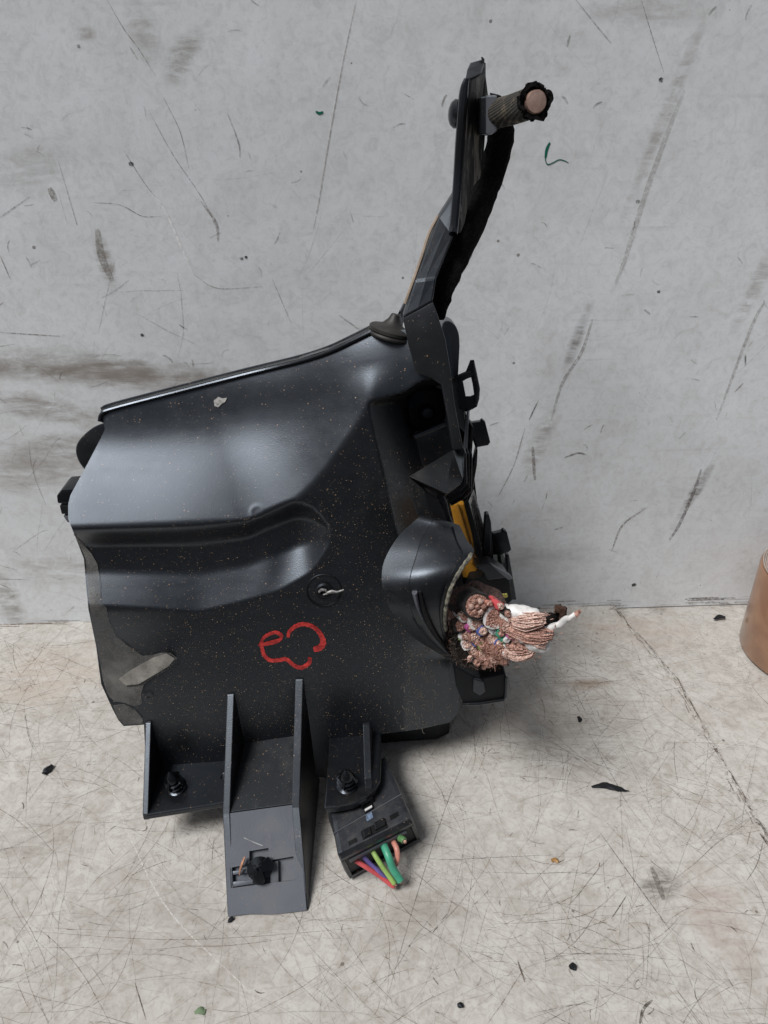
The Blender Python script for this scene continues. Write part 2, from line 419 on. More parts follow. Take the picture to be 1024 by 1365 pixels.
tl([(560, 1340), (620, 1110), (560, 1000)], .00012, dk[0], .3)
tl([(800, 1110), (850, 1180), (893, 1240)], .00018, dk[1], .8)
tl([(880, 1030), (950, 1050), (1000, 1090)], .00012, dk[2], .5)
tl([(512, 1345), (560, 1180), (600, 1060), (625, 1000)], .00014, dk[0], .6)
tl([(655, 1232), (730, 1228), (790, 1215), (840, 1170)], .00012, dk[0], .6)
tl([(20, 1240), (200, 1252), (330, 1249), (500, 1235)], .00010, dk[2], .7)
tl([(0, 1352), (140, 1330), (200, 1180)], .00010, dk[2], .6)
tl([(1020, 1110), (1010, 1150), (995, 1175)], .00013, dk[1], .8)
tl([(700, 1185), (770, 1120)], .00010, dk[1], .5)
tl([(815, 1225), (836, 1193)], .0002, dk[1], .8)
tl([(853, 1365), (858, 1345), (870, 1333)], .0005, dk[1], .9)
tl([(180, 1310), (195, 1360)], .0002, dk[0], .8)
tl([(100, 1018), (160, 1018), (195, 1010)], .0002, (.74, .72, .69), .5)
tl([(868, 1155), (878, 1180), (885, 1200)], .0011, (.14, .12, .10), .5, 10)
tl([(690, 1280), (700, 1310)], .0003, dk[0], .8)
for i in range(260):   # dirt gathered along the sheet's edge
    t = random.random() * 7; k = int(t); t -= k; a_ = seam[k].lerp(seam[k + 1], t); dd = (seam[k + 1] - seam[k]).normalized()
    o_ = random.random() ** 2 * .0035 + .0003; a_ = a_ - Vector((-dd.y, dd.x, 0)) * -o_ if False else a_ + Vector((dd.y, -dd.x, 0)) * o_ * 1.0
    b_ = a_ + dd * random.uniform(.001, .007) + Vector((random.gauss(0, .0004), random.gauss(0, .0004), 0)); ts.append(([(a_.x, a_.y), (b_.x, b_.y)], random.uniform(.0001, .0005), random.choice(dk), random.uniform(.15, .6)))
for i in range(120):   # line of short dark strokes where the worktop meets the wall, and along the seam
    x = random.uniform(-.3, .3); y = WY + WS * x - random.random() ** 3 * .006 - .0004
    if -.16 < x or x < .1: ts.append(([(x, y), (x + random.uniform(.002, .016), y + random.uniform(-.0006, .0006))], random.uniform(.0001, .0006), random.choice(dk), random.uniform(.3, .9)))
ts = [t for k_, t in enumerate(ts) if k_ > 9000 or worn(*t[0][0]) > random.uniform(-.75, .25)]
marks('scratches', ts, lambda p, e: Vector((p[0], p[1], e)), sheet, scr, 'fine dark and pale scratches')
st2 = []
for i in range(60):
    x = random.uniform(.16, .30); y = random.uniform(.17, .35)
    if True: st2.append(rnd_stroke(.17, .32, .2, .36, .03, random.choice((1.2, .3, 2)), .4, .00012, random.choice(dk), .6))
marks('scratches', st2, lambda p, e: Vector((p[0], p[1], -.0026 + e)), board, scr)
ws = []
wk = [(.17, .15, .135), (.10, .09, .08), (.24, .21, .19)]
for i in range(300):
    ws.append(rnd_stroke(-.33, .33, .0, .45, .05, random.choice((1.2, 1.3, 1.9, .1, 1.0)), .3, random.choice((.00008, .00012, .0002)), random.choice(wk), random.uniform(.05, .2)))
for i in range(250):
    ws.append(rnd_stroke(-.25, .25, .0, .4, .002, random.uniform(0, 3), .5, random.uniform(.0001, .0005), random.choice(wk), random.uniform(.15, .6)))
for i in range(90):
    ws.append(rnd_stroke(-.22, -.08, .02, .2, .035, random.choice((.05, -.1, 1.4, .9)), .3, random.uniform(.0001, .0003), random.choice(wk), random.uniform(.15, .5)))
def W2(p): q = Pw(p[0], p[1]); return (q.x, q.z)
def wl(pts, hw, col, al, k=6): ws.append(([W2(p) for p in spline(pts, k)], hw, col, al))
wl([(475, 0), (458, 80), (440, 180), (425, 270), (418, 305)], .0003, (.36, .33, .31), .6)
wl([(474, 0), (455, 90), (437, 190)], .00015, (.75, .74, .74), .6)
wl([(143, 0), (165, 38), (185, 65), (208, 102)], .00018, wk[1], .5)
wl([(207, 258), (225, 290), (240, 325), (259, 366)], .0004, (.90, .90, .90), .9)
wl([(259, 366), (290, 384), (350, 382)], .00015, wk[0], .6)
wl([(165, 200), (190, 240), (207, 262)], .00015, wk[0], .6)
wl([(125, 270), (160, 273), (190, 288), (215, 288)], .00015, wk[0], .8)
wl([(200, 150), (230, 205), (272, 268), (290, 310)], .00018, wk[0], .5)
wl([(218, 130), (240, 175), (252, 225)], .00015, wk[0], .6)
wl([(78, 215), (100, 290), (103, 300)], .0002, wk[2], .5)
wl([(268, 268), (288, 297), (291, 322)], .0006, wk[2], .6)
wl([(303, 150), (318, 190), (320, 210)], .0003, wk[0], .5)
wl([(363, 372), (388, 430)], .0002, wk[0], .5)
wl([(855, 0), (870, 50), (885, 97)], .00015, wk[0], .7)
wl([(768, 0), (800, 40), (815, 58)], .0002, wk[0], .5)
wl([(912, 120), (885, 190), (860, 260), (835, 340), (820, 380)], .0012, (.42, .40, .38), .4, 10)
wl([(790, 425), (775, 470), (750, 510), (735, 560)], .0008, (.30, .28, .265), .5, 10)
wl([(718, 533), (705, 560)], .0003, wk[1], .9)
wl([(700, 570), (685, 620), (665, 660)], .0003, wk[0], .6)
wl([(935, 625), (925, 655), (905, 700), (892, 720)], .0009, (.17, .155, .145), .6, 10)
wl([(860, 678), (830, 700), (815, 735)], .0006, wk[2], .6)
wl([(752, 610), (770, 604), (782, 606)], .0005, (.13, .11, .10), .7)
wl([(710, 595), (713, 640)], .0008, wk[2], .6)
wl([(0, 443), (80, 448)], .0002, wk[0], .8)
wl([(0, 290), (40, 262)], .0002, wk[0], .6)
wl([(0, 340), (14, 372)], .0002, wk[0], .7)
wl([(130, 305), (135, 340), (150, 375)], .0016, (.28, .26, .23), .6, 10)
wl([(66, 250), (74, 268)], .0013, (.24, .22, .19), .7)
wl([(452, 420), (480, 440)], .0004, wk[2], .5)
wl([(955, 560), (1000, 440), (1020, 400)], .0008, (.30, .27, .25), .4, 10)
for (px, py, r) in ((881, 107, .0009), (190, 447, .0008), (105, 62, .0006), (878, 389, .0007), (850, 269, .0008), (322, 345, .0007), (328, 343, .0006), (845, 780, .0012), (175, 219, .0009)):
    q = W2((px, py)); ws.append(([(q[0] - r, q[1]), (q[0], q[1] + r * .3), (q[0] + r, q[1])], r * .9, (.03, .03, .03), 1))
for i in range(60):
    x = random.uniform(-.3, .3); z = random.random() ** 2 * .004
    ws.append(([(x, z), (x + random.uniform(.004, .03), z + random.uniform(-.0003, .0003))], random.uniform(.0001, .0005), random.choice(wk), random.uniform(.3, .8)))
marks('scuffs', ws, lambda p, e: Vector((p[0], WY + WS * p[0] - e, p[1])), wall, scr, 'faint grey scuffs and scratches')
# green ink on the wall
gi = (.0, .13, .085)
def pen(strokes, label):
    o = marks('pen_mark', strokes, lambda p, e: Vector((p[0], WY + WS * p[0] - e - .0001, p[1])), wall, simple('green ink', gi, .5), label); del o['kind']
def wpp(pts, hw, k=6): return ([W2(p) for p in spline(pts, k)], hw, gi, 1)
pen([wpp([(733, 190), (729, 199), (727, 211)], .0006), wpp([(728, 203), (727, 212), (730, 219), (737, 217), (745, 213), (752, 214), (758, 217)], .00022)], 'green squiggle')
pen([wpp([(421, 148.5), (426, 151), (431, 149)], .0005)], 'tiny green dash')

# ------------------------------------------------------------------ the fuse box
base = Pz(350, 1150, 0); base = Vector((base.x, .22, 0))
BOX = thing('fuse_box', 'black plastic car fuse box housing with cut wiring, standing on the worktop against the wall', 'fuse box', base)
def sstep(x, a, b):
    t = np.clip((x - a) / (b - a), 0, 1); return t * t * (3 - 2 * t)
def ninterp(x, xs, ys, w=16):
    g = np.arange(xs[0] - 60, xs[-1] + 60, 1.0); v = np.interp(g, xs, ys); k = np.ones(w) / w
    v = np.convolve(np.pad(v, w, 'edge'), k, 'same')[w:-w]; v = np.convolve(np.pad(v, w, 'edge'), k, 'same')[w:-w]
    return np.interp(x, g, v)
def smin(a, b, k):
    h = np.clip(.5 + .5 * (b - a) / k, 0, 1); return b + (a - b) * h - k * h * (1 - h)
def smax(a, b, k): return -smin(-a, -b, k)
MMP = .31e-3
def recess(px, py):
    """how far the cover's skin lies behind its main face (metres)"""
    px = np.asarray(px, float); py = np.asarray(py, float)
    # sloped upper band
    U = ninterp(px, [130, 250, 330, 420, 480, 540, 560, 600], [574, 567, 558, 546, 538, 524, 508, 505])
    kk = 11.; above = kk * np.logaddexp(0, (U + 8 - py) / kk); pq = py + above
    A = .52 * (700 - (px - 250) * .03 - pq) * (1 + (250 - px) * .0009)
    dx, dy = 492 - 388, 545 - 690; L = math.hypot(dx, dy)
    side = ((px - 388) * dy - (pq - 690) * dx) / L      # >0 left of the diagonal
    Bq = .62 * side
    band = smax(smin(A, Bq, 30), 0 * A, 4)
    gx = np.arange(60, 660, 4.0); gU = ninterp(gx, [130, 250, 330, 420, 480, 540, 560, 600], [574, 567, 558, 546, 538, 524, 508, 505]); gU = gU + 8
    gs = ((gx - 388) * dy - (gU - 690) * dx) / L; gb = smax(smin(.52 * (700 - (gx - 250) * .03 - gU) * (1 + (250 - gx) * .0009), .62 * gs, 30), 0 * gx, 4)
    gb = np.convolve(np.pad(gb, 14, 'edge'), np.ones(29) / 29, 'same')[14:-14]
    wa = sstep(above, 12, 60); band = band * (1 - wa) + np.interp(px, gx, gb) * wa
    band = band + .20 * above + .0012 * np.maximum(above - 30, 0) ** 2
    e = 490 + (py - 545) * .235
    turn = np.clip((px - e) * 1.1, 0, 62) * sstep(py, U - 2, U + 8) * sstep(-py, -770, -690)
    r = smax(band, turn, 4)
    # trough with a round end
    up = ninterp(px, [60, 90, 250, 330, 365, 392, 420, 440], [704, 704, 699, 691, 673, 663, 674, 704])
    lo = ninterp(px, [60, 115, 200, 265, 320, 370, 415, 440], [806, 806, 810, 815, 802, 788, 762, 722])
    s = np.clip((py - up) / np.maximum(lo - up, 1), 0, 1)
    prof = sstep(s, 0, .27) * (1 - smax(np.clip((s - .56) / .44, -1, 1), 0 * s, .12))
    fade = sstep(np.sqrt(np.clip(1 - (np.maximum(px - 352, 0) / 88) ** 2, 0, 1)), 0, 1)
    waist = 1 + .22 * np.exp(-((px - 398) / 22.) ** 2) - .06 * np.exp(-((px - 358) / 12.) ** 2)
    tr = 23 * (1 + (230 - px) * .0006) * prof * fade * waist
    r = r + tr
    # left lower bevel
    d1 = ((265 - px) * .80 - (py - 816) * .55) * sstep(py, 806, 822)
    lb = np.clip(d1 * .28, 0, 40)
    r = r + smax(lb, 0 * lb, 3) * sstep(py, 808, 890)
    # dark round recess beside the bracket arm
    q = (np.abs((px - 568) / 25.) ** 3 + np.abs((py - 545 + (px - 568) * .15) / 27.) ** 3) ** (1 / 3.)
    r = r + 45 * (1 - sstep(q, .82, 1.05))
    # lower strip near the right edge turns back a little
    r = r + np.clip((px - 540) * .3, 0, 18) * sstep(py, 850, 880)
    # shallow witness ring and moulding dimples
    for (cx, cy, rad, dep) in ((343, 683, 10, .35), (414, 673, 11, -.8), (431, 690, 9, .7), (199, 928, 6, 1.0)):
        q = np.hypot(px - cx, py - cy) / rad
        r = r - dep * np.exp(-((q - .8) / .25) ** 2)
    r = r + 1.2 * np.sin(px * .021 + 1) * np.sin(py * .017)
    return r * MMP
OUT = [(136, 556), (152, 547), (330, 501), (400, 485), (440, 472), (470, 458), (497, 444), (560, 437), (600, 445), (606, 520), (618, 600), (612, 660), (604, 705), (596, 760),
       (600, 850), (604, 880), (612, 905), (613, 943), (610, 952), (600, 963), (560, 972), (506, 979), (500, 1037), (195, 1032), (192, 966), (165, 968), (158, 960), (150, 945), (135, 912), (128, 860),
       (118, 812), (115, 780), (112, 745), (99, 712), (91, 692), (91, 672), (94, 660), (120, 612), (134, 585), (140, 572)]
vo, T = cdt(OUT, [], 2.5)
A_ = np.array(vo); RC = recess(A_[:, 0], A_[:, 1]); rc = {(x, y): r for (x, y), r in zip(vo, RC)}
def cfront(x, y): return PR(x, y, rc[(x, y)])
def cback(x, y): return PR(x, y, rc[(x, y)] + .0024) 
v, f = solid_sheet(vo, T, cfront, cback)
cover = mk('cover', v, f, 'cover', BOX, label='moulded black cover with a trough and a sloped band', sharp=50)
def onc(px, py, up=0.0): return PR(px, py, float(recess(px, py)) - up)
# tray behind the cover
cxm, cym = 350., 740.
def shr(p, k): return (cxm + (p[0] - cxm) * k, cym + (p[1] - cym) * k)
tr = [(150, 560), (330, 512), (440, 485), (500, 462), (585, 450), (600, 520), (606, 600), (606, 700), (600, 860), (606, 940), (560, 960), (300, 965), (175, 955), (140, 900), (125, 800), (105, 700), (110, 655), (140, 600)]
fr = [PR(p[0], p[1], .030 if p[1] < 640 else .022) for p in tr]
bk_ = [Py(*shr(p, .93), .315) for p in tr]
for p in bk_ + fr: p.z = max(p.z, .003)
v, f = prism(fr, bk_); mk('tray', v, f, 'dark', BOX, bev=.001)
ub = [Vector((-.085, .2485, 0)), Vector((.024, .2585, 0)), Vector((.030, .262, 0)), Vector((.030, .31, 0)), Vector((-.085, .30, 0))]  # added block, stands in for the contact shadow beneath the box
v, f = prism([p + Vector((0, 0, .036)) for p in ub], [p + Vector((0, 0, .0012)) for p in ub]); mk('shadow_block', v, f, 'dark', BOX, bev=.001, smooth=False, label='added dark block standing in for the shadow under the box')
# rim lip along the top edge
def edge_tube(name, pts, rad, R, mat, k=6, par=cover, label=None, flat=1):
    P = spline(pts, k); v, f = tube([PR(p[0], p[1], R if R is not None else float(recess(p[0], p[1] + 2)) - .0003) for p in P], rad, 8, flat); return mk(name, v, f, mat, par, label=label)
lip = [(133, 562), (136, 552), (152, 545), (240, 522), (330, 499), (400, 482), (440, 469), (470, 455), (496, 442)]
edge_tube('lip', lip, .0008, None, 'gloss', label='rounded lip along the top edge')
P = [np.array(p) + (-1, -3.5) for p in lip]
mb = MB(); F1 = [PR(p[0], p[1], float(recess(p[0] + 1, p[1] + 4)) + .006) for p in P]; F2 = [PR(p[0], p[1] - 3.5, float(recess(p[0] + 1, p[1] + 4)) + .014) for p in P]
for i in range(len(P) - 1):
    q = [F1[i], F1[i + 1], F2[i + 1], F2[i]]; mb.add(*slab(q, (0, .003, -.003)))
mb.mk('flange', 'gloss', BOX, label='thin flange behind the top lip')
P = [np.array(p) + (-1, -8) for p in lip]
v, f = tube([PR(p[0], p[1] + 1, float(recess(p[0] + 1, p[1] + 9)) + .015) for p in spline(P[1:], 5)], .0006, 8); mk('flange_edge', v, f, 'clean', BOX)
# lobe at the upper left corner and hinge clip on the left
lob = [(x, y) for x, y in spline([(150, 560), (125, 569), (106, 586), (101, 600), (105, 615), (115, 628), (125, 634), (150, 630), (160, 590)], 4)]
def lobe(p): 
    return PR(p[0], p[1], .040 + .012 * ((160 - p[0]) / 60.) ** 2)
v, f = prism([PR(p[0], p[1], .041) for p in lob], [PR(p[0] + 4, p[1] + 3, .062) for p in lob]); mk('corner_lobe', v, f, 'clean', BOX, bev=.0018)
v, f = slab([PR(*p, .03) for p in ((75, 661), (82, 653), (100, 652), (110, 664), (110, 672), (76, 672))], (0, .012, 0)); hc = mk('hinge_clip', v, f, 'gloss', BOX, bev=.001)
v, f = slab([PR(*p, .03) for p in ((79, 674), (104, 674), (108, 684), (82, 686))], (0, .010, 0)); mk('clip_jaw', v, f, 'dark', hc, bev=.0006)
v, f = slab([PR(*p, .03) for p in ((84, 688), (98, 690), (100, 697), (90, 697))], (0, .006, 0)); mk('clip_tip', v, f, 'foot', hc, bev=.0005)
# adhesive film, scraped dust, on the left edge
def patch(name, poly, step, up, th, mat, label=None, par=cover, holes=[]):
    vo, T = cdt(poly, holes, step); A = np.array(vo); R = recess(A[:, 0], A[:, 1]); d = {p: r for p, r in zip(vo, R)}
    v, f = solid_sheet(vo, T, lambda x, y: PR(x, y, d[(x, y)] - up), lambda x, y: PR(x, y, d[(x, y)] - up + th))
    return mk(name, v, f, mat, par, label=label, sharp=60)
m, n, b = newmat('dried glue film')
v_ = N(n, 'ShaderNodeTexCoord').outputs['Object']
g1 = noise_(n, v_, 130, 6, .75, .6); g2 = noise_(n, v_, 900, 3, .6); g0 = noise_(n, v_, 38, 3, .6)
c = mixc(n, ramp(n, g1, .35, .68), (.33, .32, .30), (.11, .108, .105))
c = mixc(n, math_(n, 'MULTIPLY', ramp(n, g2, .58, .75), .3), c, (.28, .25, .21))
n.links.new(c, b.inputs['Base Color']); b.inputs['Roughness'].default_value = .5
al = math_(n, 'ADD', math_(n, 'MULTIPLY', ramp(n, g0, .40, .60), .30), .10); al = math_(n, 'ADD', al, math_(n, 'MULTIPLY', ramp(n, g1, .5, .7), .3), clamp=True)
n.links.new(al, b.inputs['Alpha']); bump(n, b, g1, .8, .0006); M['film'] = m
patch('glue_film', [(97, 712), (108, 722), (122, 738), (130, 752), (134, 780), (134, 803), (142, 810), (146, 830), (155, 848), (172, 862), (190, 874), (204, 873), (215, 870), (228, 870), (236, 877), (232, 886), (218, 896), (205, 902), (192, 912), (188, 925), (189, 938), (180, 942), (165, 937), (152, 935), (143, 925), (137, 905), (130, 860), (120, 812), (117, 780), (114, 745), (101, 713)], 3, .0006, .0004, 'film', 'dusty peeling film of old glue')
patch('glue_ridge', [(158, 905), (175, 893), (205, 876), (222, 871), (233, 878), (225, 888), (205, 900), (185, 912), (168, 914)], 3, .0016, .0012, simple('grey glue', (.24, .23, .21), .6, nscale=200, var=.5), 'raised lump of glue')
patch('glue_corner', [(150, 940), (165, 938), (180, 946), (190, 958), (190, 965), (166, 966), (158, 958)], 3, .0006, .0004, 'film')
# pale chip near the top
patch('paint_chip', [(285, 534), (291, 529), (297, 531), (303, 530), (300, 536), (296, 538), (291, 543), (286, 541)], 1.5, .0004, .0003, simple('grey chip', (.45, .44, .42), .7, nscale=900, var=.6), 'pale scraped fleck')
# red marker sign
def stroke_on(name, pts, hw, mat, up=.0001, par=cover, label=None, k=8):
    P = spline(pts, k); V = []; Fc = []; n = len(P)
    for i, p in enumerate(P):
        t = P[min(i + 1, n - 1)] - P[max(i - 1, 0)]; t = t[:2] / (np.hypot(*t[:2]) + 1e-9); nn = np.array((-t[1], t[0]))
        e = hw * (p[2] if len(p) > 2 else 1) * (1 + .10 * math.sin(i * 1.7)) * (.55 if i in (0, n - 1) else 1)
        for s in (-1, 0, 1): V.append(onc(*(p[:2] + nn * s * e), up + (.00005 if s == 0 else 0)))
    for i in range(n - 1):
        for j in (0, 1): Fc.append((3 * i + j, 3 * i + j + 1, 3 * i + j + 4, 3 * i + j + 3))
    return V, Fc
mb = MB()
mb.add(*stroke_on('', [(384, 850, .7), (386, 842, .9), (394, 835, 1), (405, 832, 1), (418, 836, 1), (427, 845, 1.1), (431, 856, 1.4), (427, 863, 1.5), (418, 866, 1.3)], 2.8, 0))
mb.add(*stroke_on('', [(413, 876, .9), (412, 884, 1.1), (402, 890, 1.1), (392, 887, 1), (382, 879, 1), (372, 880, 1), (360, 880, 1), (352, 873, 1), (349, 862, .9), (347, 858, .7)], 2.6, 0))
mb.add(*stroke_on('', [(344, 860, .6), (356, 858, 1.1), (368, 855, 1.2), (375, 852, .7)], 2.4, 0, .0002))
mb.add(*stroke_on('', [(347, 859, .7), (352, 850, .9), (360, 845, 1), (368, 843, 1), (375, 847, 1), (374, 853, .7)], 2.4, 0, .00015))
mb.mk('marker_scribble', 'marker', cover, label='open red cloud shape drawn in marker')
# snapped rivet in a round seat
mb = MB()
ctr = onc(432, 787); nrm = Vector((.12, -1, .12)).normalized()
ring = [onc(432 + 23 * math.cos(a), 787 + 21 * math.sin(a), .0001) for a in np.linspace(0, 2 * math.pi, 40)]
mb.add(*tube(ring, .0004, 6, cap=False)); mb.mk('rivet_seat', 'dark', cover)
mb = MB(); mb.add(*lathe(ctr, nrm, [(.0030, 0), (.0034, .0006), (.0028, .0012), (.0016, .0010), (.0012, .0004)], 18))
rv = mb.mk('rivet', 'dark', cover)
mb = MB(); mb.add(*tube([ctr + nrm * .0014 + Vector((x, 0, z)) for x, z in ((-.002, 0), (-.001, .0012), (.0006, .0010), (.0012, -.0006), (-.0004, -.0012))], [.0004, .0006, .0005, .0005, .0003], 6))
mb.add(*tube([ctr + nrm * .0012 + Vector((x, -.0003, z)) for x, z in ((.001, -.0002), (.003, .0004), (.005, .0002), (.0075, .0012))], [.0005, .0007, .0004, .0003], 6))
mb.mk('torn_stem', simple('scuffed metal', (.30, .30, .30), .4, .3, 900, .6), rv)
# chalky scrapes at lower right of the cover
mb = MB()
for i in range(70):
    x = random.gauss(556, 11); y = random.uniform(862, 972); a = random.uniform(0, 6)
    if x > 600: continue
    pts = [(x, y, 1)]
    for j in range(3): a += random.uniform(-1.3, 1.3); pts.append((pts[-1][0] + 3.2 * math.cos(a), pts[-1][1] + 3.2 * math.sin(a), 1))
    mb.add(*stroke_on('', pts, random.uniform(.25, .55), 0, .00012, k=3))
mb.mk('scrapes', simple('pale scrape', (.15, .14, .12), .8, nscale=700, var=.6), cover, kind='stuff', label='curly pale scrapes')
# dust lying on the cover as real crumbs
mb = MB()
for i in range(3600):
    x = random.uniform(130, 605); y = random.uniform(600, 1010)
    if not inside(OUT, np.array([x]), np.array([y]))[0]: continue
    if y < 690 and x < 470 - (y - 600): continue
    c = onc(x, y, .0001); s = random.choice((.00008, .0001, .00013, .00016, .00024)) 
    t = Vector((random.uniform(-1, 1), -.4, random.uniform(-1, 1))).normalized() * s; u = Vector((t.z, -.3 * s, -t.x)) * .6
    mb.add([c + t, c + u, c - t, c - u, c + Vector((0, -s * .8, 0))], [(0, 1, 4), (1, 2, 4), (2, 3, 4), (3, 0, 4)])
mb.mk('sawdust', simple('sawdust crumbs', (.34, .24, .16), .9, nscale=2000, var=.4), cover, smooth=False, kind='stuff', label='tan crumbs of dust')

# ---- ribs, shelves and the foot
def planepoly(name, pts, vec, mat, par=BOX, bev=.0004, label=None, smooth=False):
    v, f = slab(pts, vec); return mk(name, v, f, mat, par, bev=bev, label=label, smooth=smooth)
ZS = .020
# left shelf
fl = Pz(193, 1087, ZS); frr = Pz(300, 1070, ZS); bl = PR(197, 1020, 0) ; 
def cov_at(x, z): return Vector((x, Y0 + LEAN * z + YAW * x, z))
sl_ = planepoly('shelf', [fl, frr, cov_at(frr.x, ZS) + Vector((0, .004, 0)), cov_at(fl.x, ZS) + Vector((0, .004, 0))], (0, 0, -.0026), 'clean', bev=.0006, label='left shelf carrying a push pin')
T0 = PR(199, 963, 0); 
def rib(name, tpx, tpy, fpx, fpy, z, w, label=None, extra=None, mat='clean'):
    T_ = PR(tpx, tpy, .0); B_ = Pz(fpx, fpy, z)
    pts = [T_, B_]
    if extra: pts += extra
    else: pts += [B_ + Vector((0, 0, -.003))]
    zz = pts[-1].z
    bk = cov_at(pts[-1].x, zz) + Vector((0, .006, 0)); tp_ = T_ + Vector((0, .006, .0005))
    pts += [bk, tp_]
    return planepoly(name, pts, (w, 0, w * .06), mat, label=label, bev=.0003)
rib('rib', 194, 964, 190, 1086, ZS, .0022, 'leftmost short rib')
# foot
FZ = .0225
fa = Pz(299, 1085, FZ); fb = Pz(396, 1072, FZ)          # top of foot plate
ga = Pz(304, 1222, .0008); gb = Pz(409, 1215, .0008)
e1 = rib('rib', 303, 926, 297, 1085, FZ, .0027, 'tall rib left of the foot', [Pz(303, 1222, .0004) + Vector((0, .0005, 0))])
e2 = rib('rib', 394, 906, 389, 1077, FZ, .0030, 'tall rib right of the foot', [Pz(400, 1213, .0004)])
# sloping floor between the tall ribs
h1 = Pz(345, 986, .034); zt = h1.z
ba = Pz(300, 1083, FZ) + Vector((.0010, 0, 0)); bb = Pz(397, 1071, FZ) + Vector((-.0010, 0, 0))
ta = PR(346, 986, .001); tb = PR(396, 979, .001); ta.x = ba.x + .0006; tb.x = bb.x + .0004
planepoly('foot_floor', [ba, bb, tb, ta], (0, .001, -.0025), 'dusty', bev=.0003, label='speckled sloping floor between the tall ribs')
# foot plate with a slot
dirx = (gb - ga); diry = (fa - ga)
def FP(u, v_, off=0.0):      # u across 0..1, v up 0..1
    lo = ga.lerp(gb, u); hi = fa.lerp(fb, u); p = lo.lerp(hi, v_)
    nn = (gb - ga).cross(fa - ga).normalized()
    if nn.y > 0: nn = -nn
    return p + nn * off
def uv(px, py):              # pixel on the plate -> u,v
    nn = (gb - ga).cross(fa - ga); d = ray(px, py); C0 = Vector((0, 0, H)); t = (ga - C0).dot(nn) / d.dot(nn); q = C0 + d * t - ga
    ex = gb - ga; ey = fa - ga; G = np.array([[ex.dot(ex), ex.dot(ey)], [ex.dot(ey), ey.dot(ey)]]); r = np.linalg.solve(G, [q.dot(ex), q.dot(ey)])
    return float(r[0]), float(r[1])
slot = [uv(*p) for p in ((307, 1157), (327, 1154), (333, 1152), (333, 1136), (359, 1133), (361, 1149), (393, 1145), (395, 1175), (308, 1184))]
k = 40
vo, T = cdt([(x * k, y * k) for x, y in ((0, 0), (.25, .012), (.6, -.006), (1, .01), (1, 1), (0, 1))], [[(x * k, y * k) for x, y in slot]], 2.0)
v, f = solid_sheet(vo, T, lambda x, y: FP(x / k, y / k, .0), lambda x, y: FP(x / k, y / k, -.0022))
foot = mk('foot', v, f, 'foot', BOX, label='scuffed foot plate with a slot, sky sheen painted into its grey')
v, f = prism([FP(x, y, -.0024) for x, y in ((.02, .12), (.98, .12), (.98, .72), (.02, .72))], [FP(x, y, -.0034) for x, y in ((.02, .12), (.98, .12), (.98, .72), (.02, .72))])
mk('slot_floor', v, f, 'foot', foot)
def onfoot(px, py, off): return FP(*uv(px, py), off)
# bars in the slot
for q in ([(308, 1162), (333, 1159), (333, 1164), (309, 1167)], [(308, 1176), (345, 1173), (345, 1178), (309, 1183)], [(361, 1152), (372, 1150), (372, 1178), (361, 1180)]):
    v, f = prism([onfoot(*p, -.0004) for p in q], [onfoot(*p, -.0023) for p in q]); mk('slot_bar', v, f, 'foot', foot, bev=.0002)
# clip in the slot: stem, split petals
pin = mk('clip_stem', *lathe(onfoot(347, 1160, -.002), (gb - ga).cross(fa - ga) * (-1 if (gb - ga).cross(fa - ga).y > 0 else 1), [(.0040, 0), (.0044, .002), (.0038, .0028), (.0022, .003), (.0018, .0050)], 20), 'gloss', foot, label='broken push clip')
nn = (gb - ga).cross(fa - ga).normalized(); nn = -nn if nn.y > 0 else nn
ex = (gb - ga).normalized(); ey = nn.cross(ex); c0 = onfoot(347, 1159, .001)
for i, (a, s) in enumerate(((.4, 1.1), (1.9, .85), (3.3, .9), (4.7, 1.1))):
    d = ex * math.cos(a) + ey * math.sin(a); tt = nn.cross(d)
    q = [c0 + d * .0006 + tt * .0016, c0 + d * .0006 - tt * .0016, c0 + d * .0042 * s - tt * .0024, c0 + d * .0050 * s, c0 + d * .0042 * s + tt * .0024]
    top = [p + nn * (.0045 if j < 2 else .0022) for j, p in enumerate(q)]
    v, f = prism(top, q); mk('petal', v, f, 'gloss', pin, bev=.0004)
mb = MB(); mb.add(*tube([onfoot(320, 1166, .0008), onfoot(322, 1158, .002), onfoot(325, 1150, .0026), onfoot(328, 1143, .0024)], [.0005, .0009, .0011, .0007], 6, flat=.5))
mb.mk('copper_shred', simple('copper shred', (.55, .28, .18), .5, .3, 800, .4), foot, label='torn shred of copper foil')
mb = MB()
P = [onfoot(p[0], p[1], .0002) for p in spline([(326, 1118, 0), (338, 1124, 0), (352, 1130, 0)], 4)]; mb.add(*tube(P, .00018, 5)); mb.mk('scratch_mark', 'label', foot)
# small side tongue on the left tall rib
planepoly('tongue', [Pz(293, 1036, .02), Pz(297, 1030, .022), Pz(297, 1050, .018), Pz(293, 1048, .018)], (.003, 0, 0), 'gloss', bev=.0004)
# right shelf (rounded) with its rib
rsf = [(435, 1028), (432, 1077), (450, 1076), (470, 1072), (488, 1063), (500, 1052), (507, 1040), (508, 1022), (495, 1017)]
rp = [Pz(x, y, .026) for x, y in rsf]
rp[0] = cov_at(rp[1].x, .026) + Vector((0, .004, 0)); rp[-1] = cov_at(rp[-2].x, .026) + Vector((0, .004, 0)); 
sr_ = planepoly('shelf', rp, (0, 0, -.0028), 'clean', bev=.0006, label='rounded right shelf carrying a push pin')
rib('rib', 484, 966, 486, 1038, .0265, .0028, 'short rib above the right shelf', [Pz(487, 1052, .0262)])
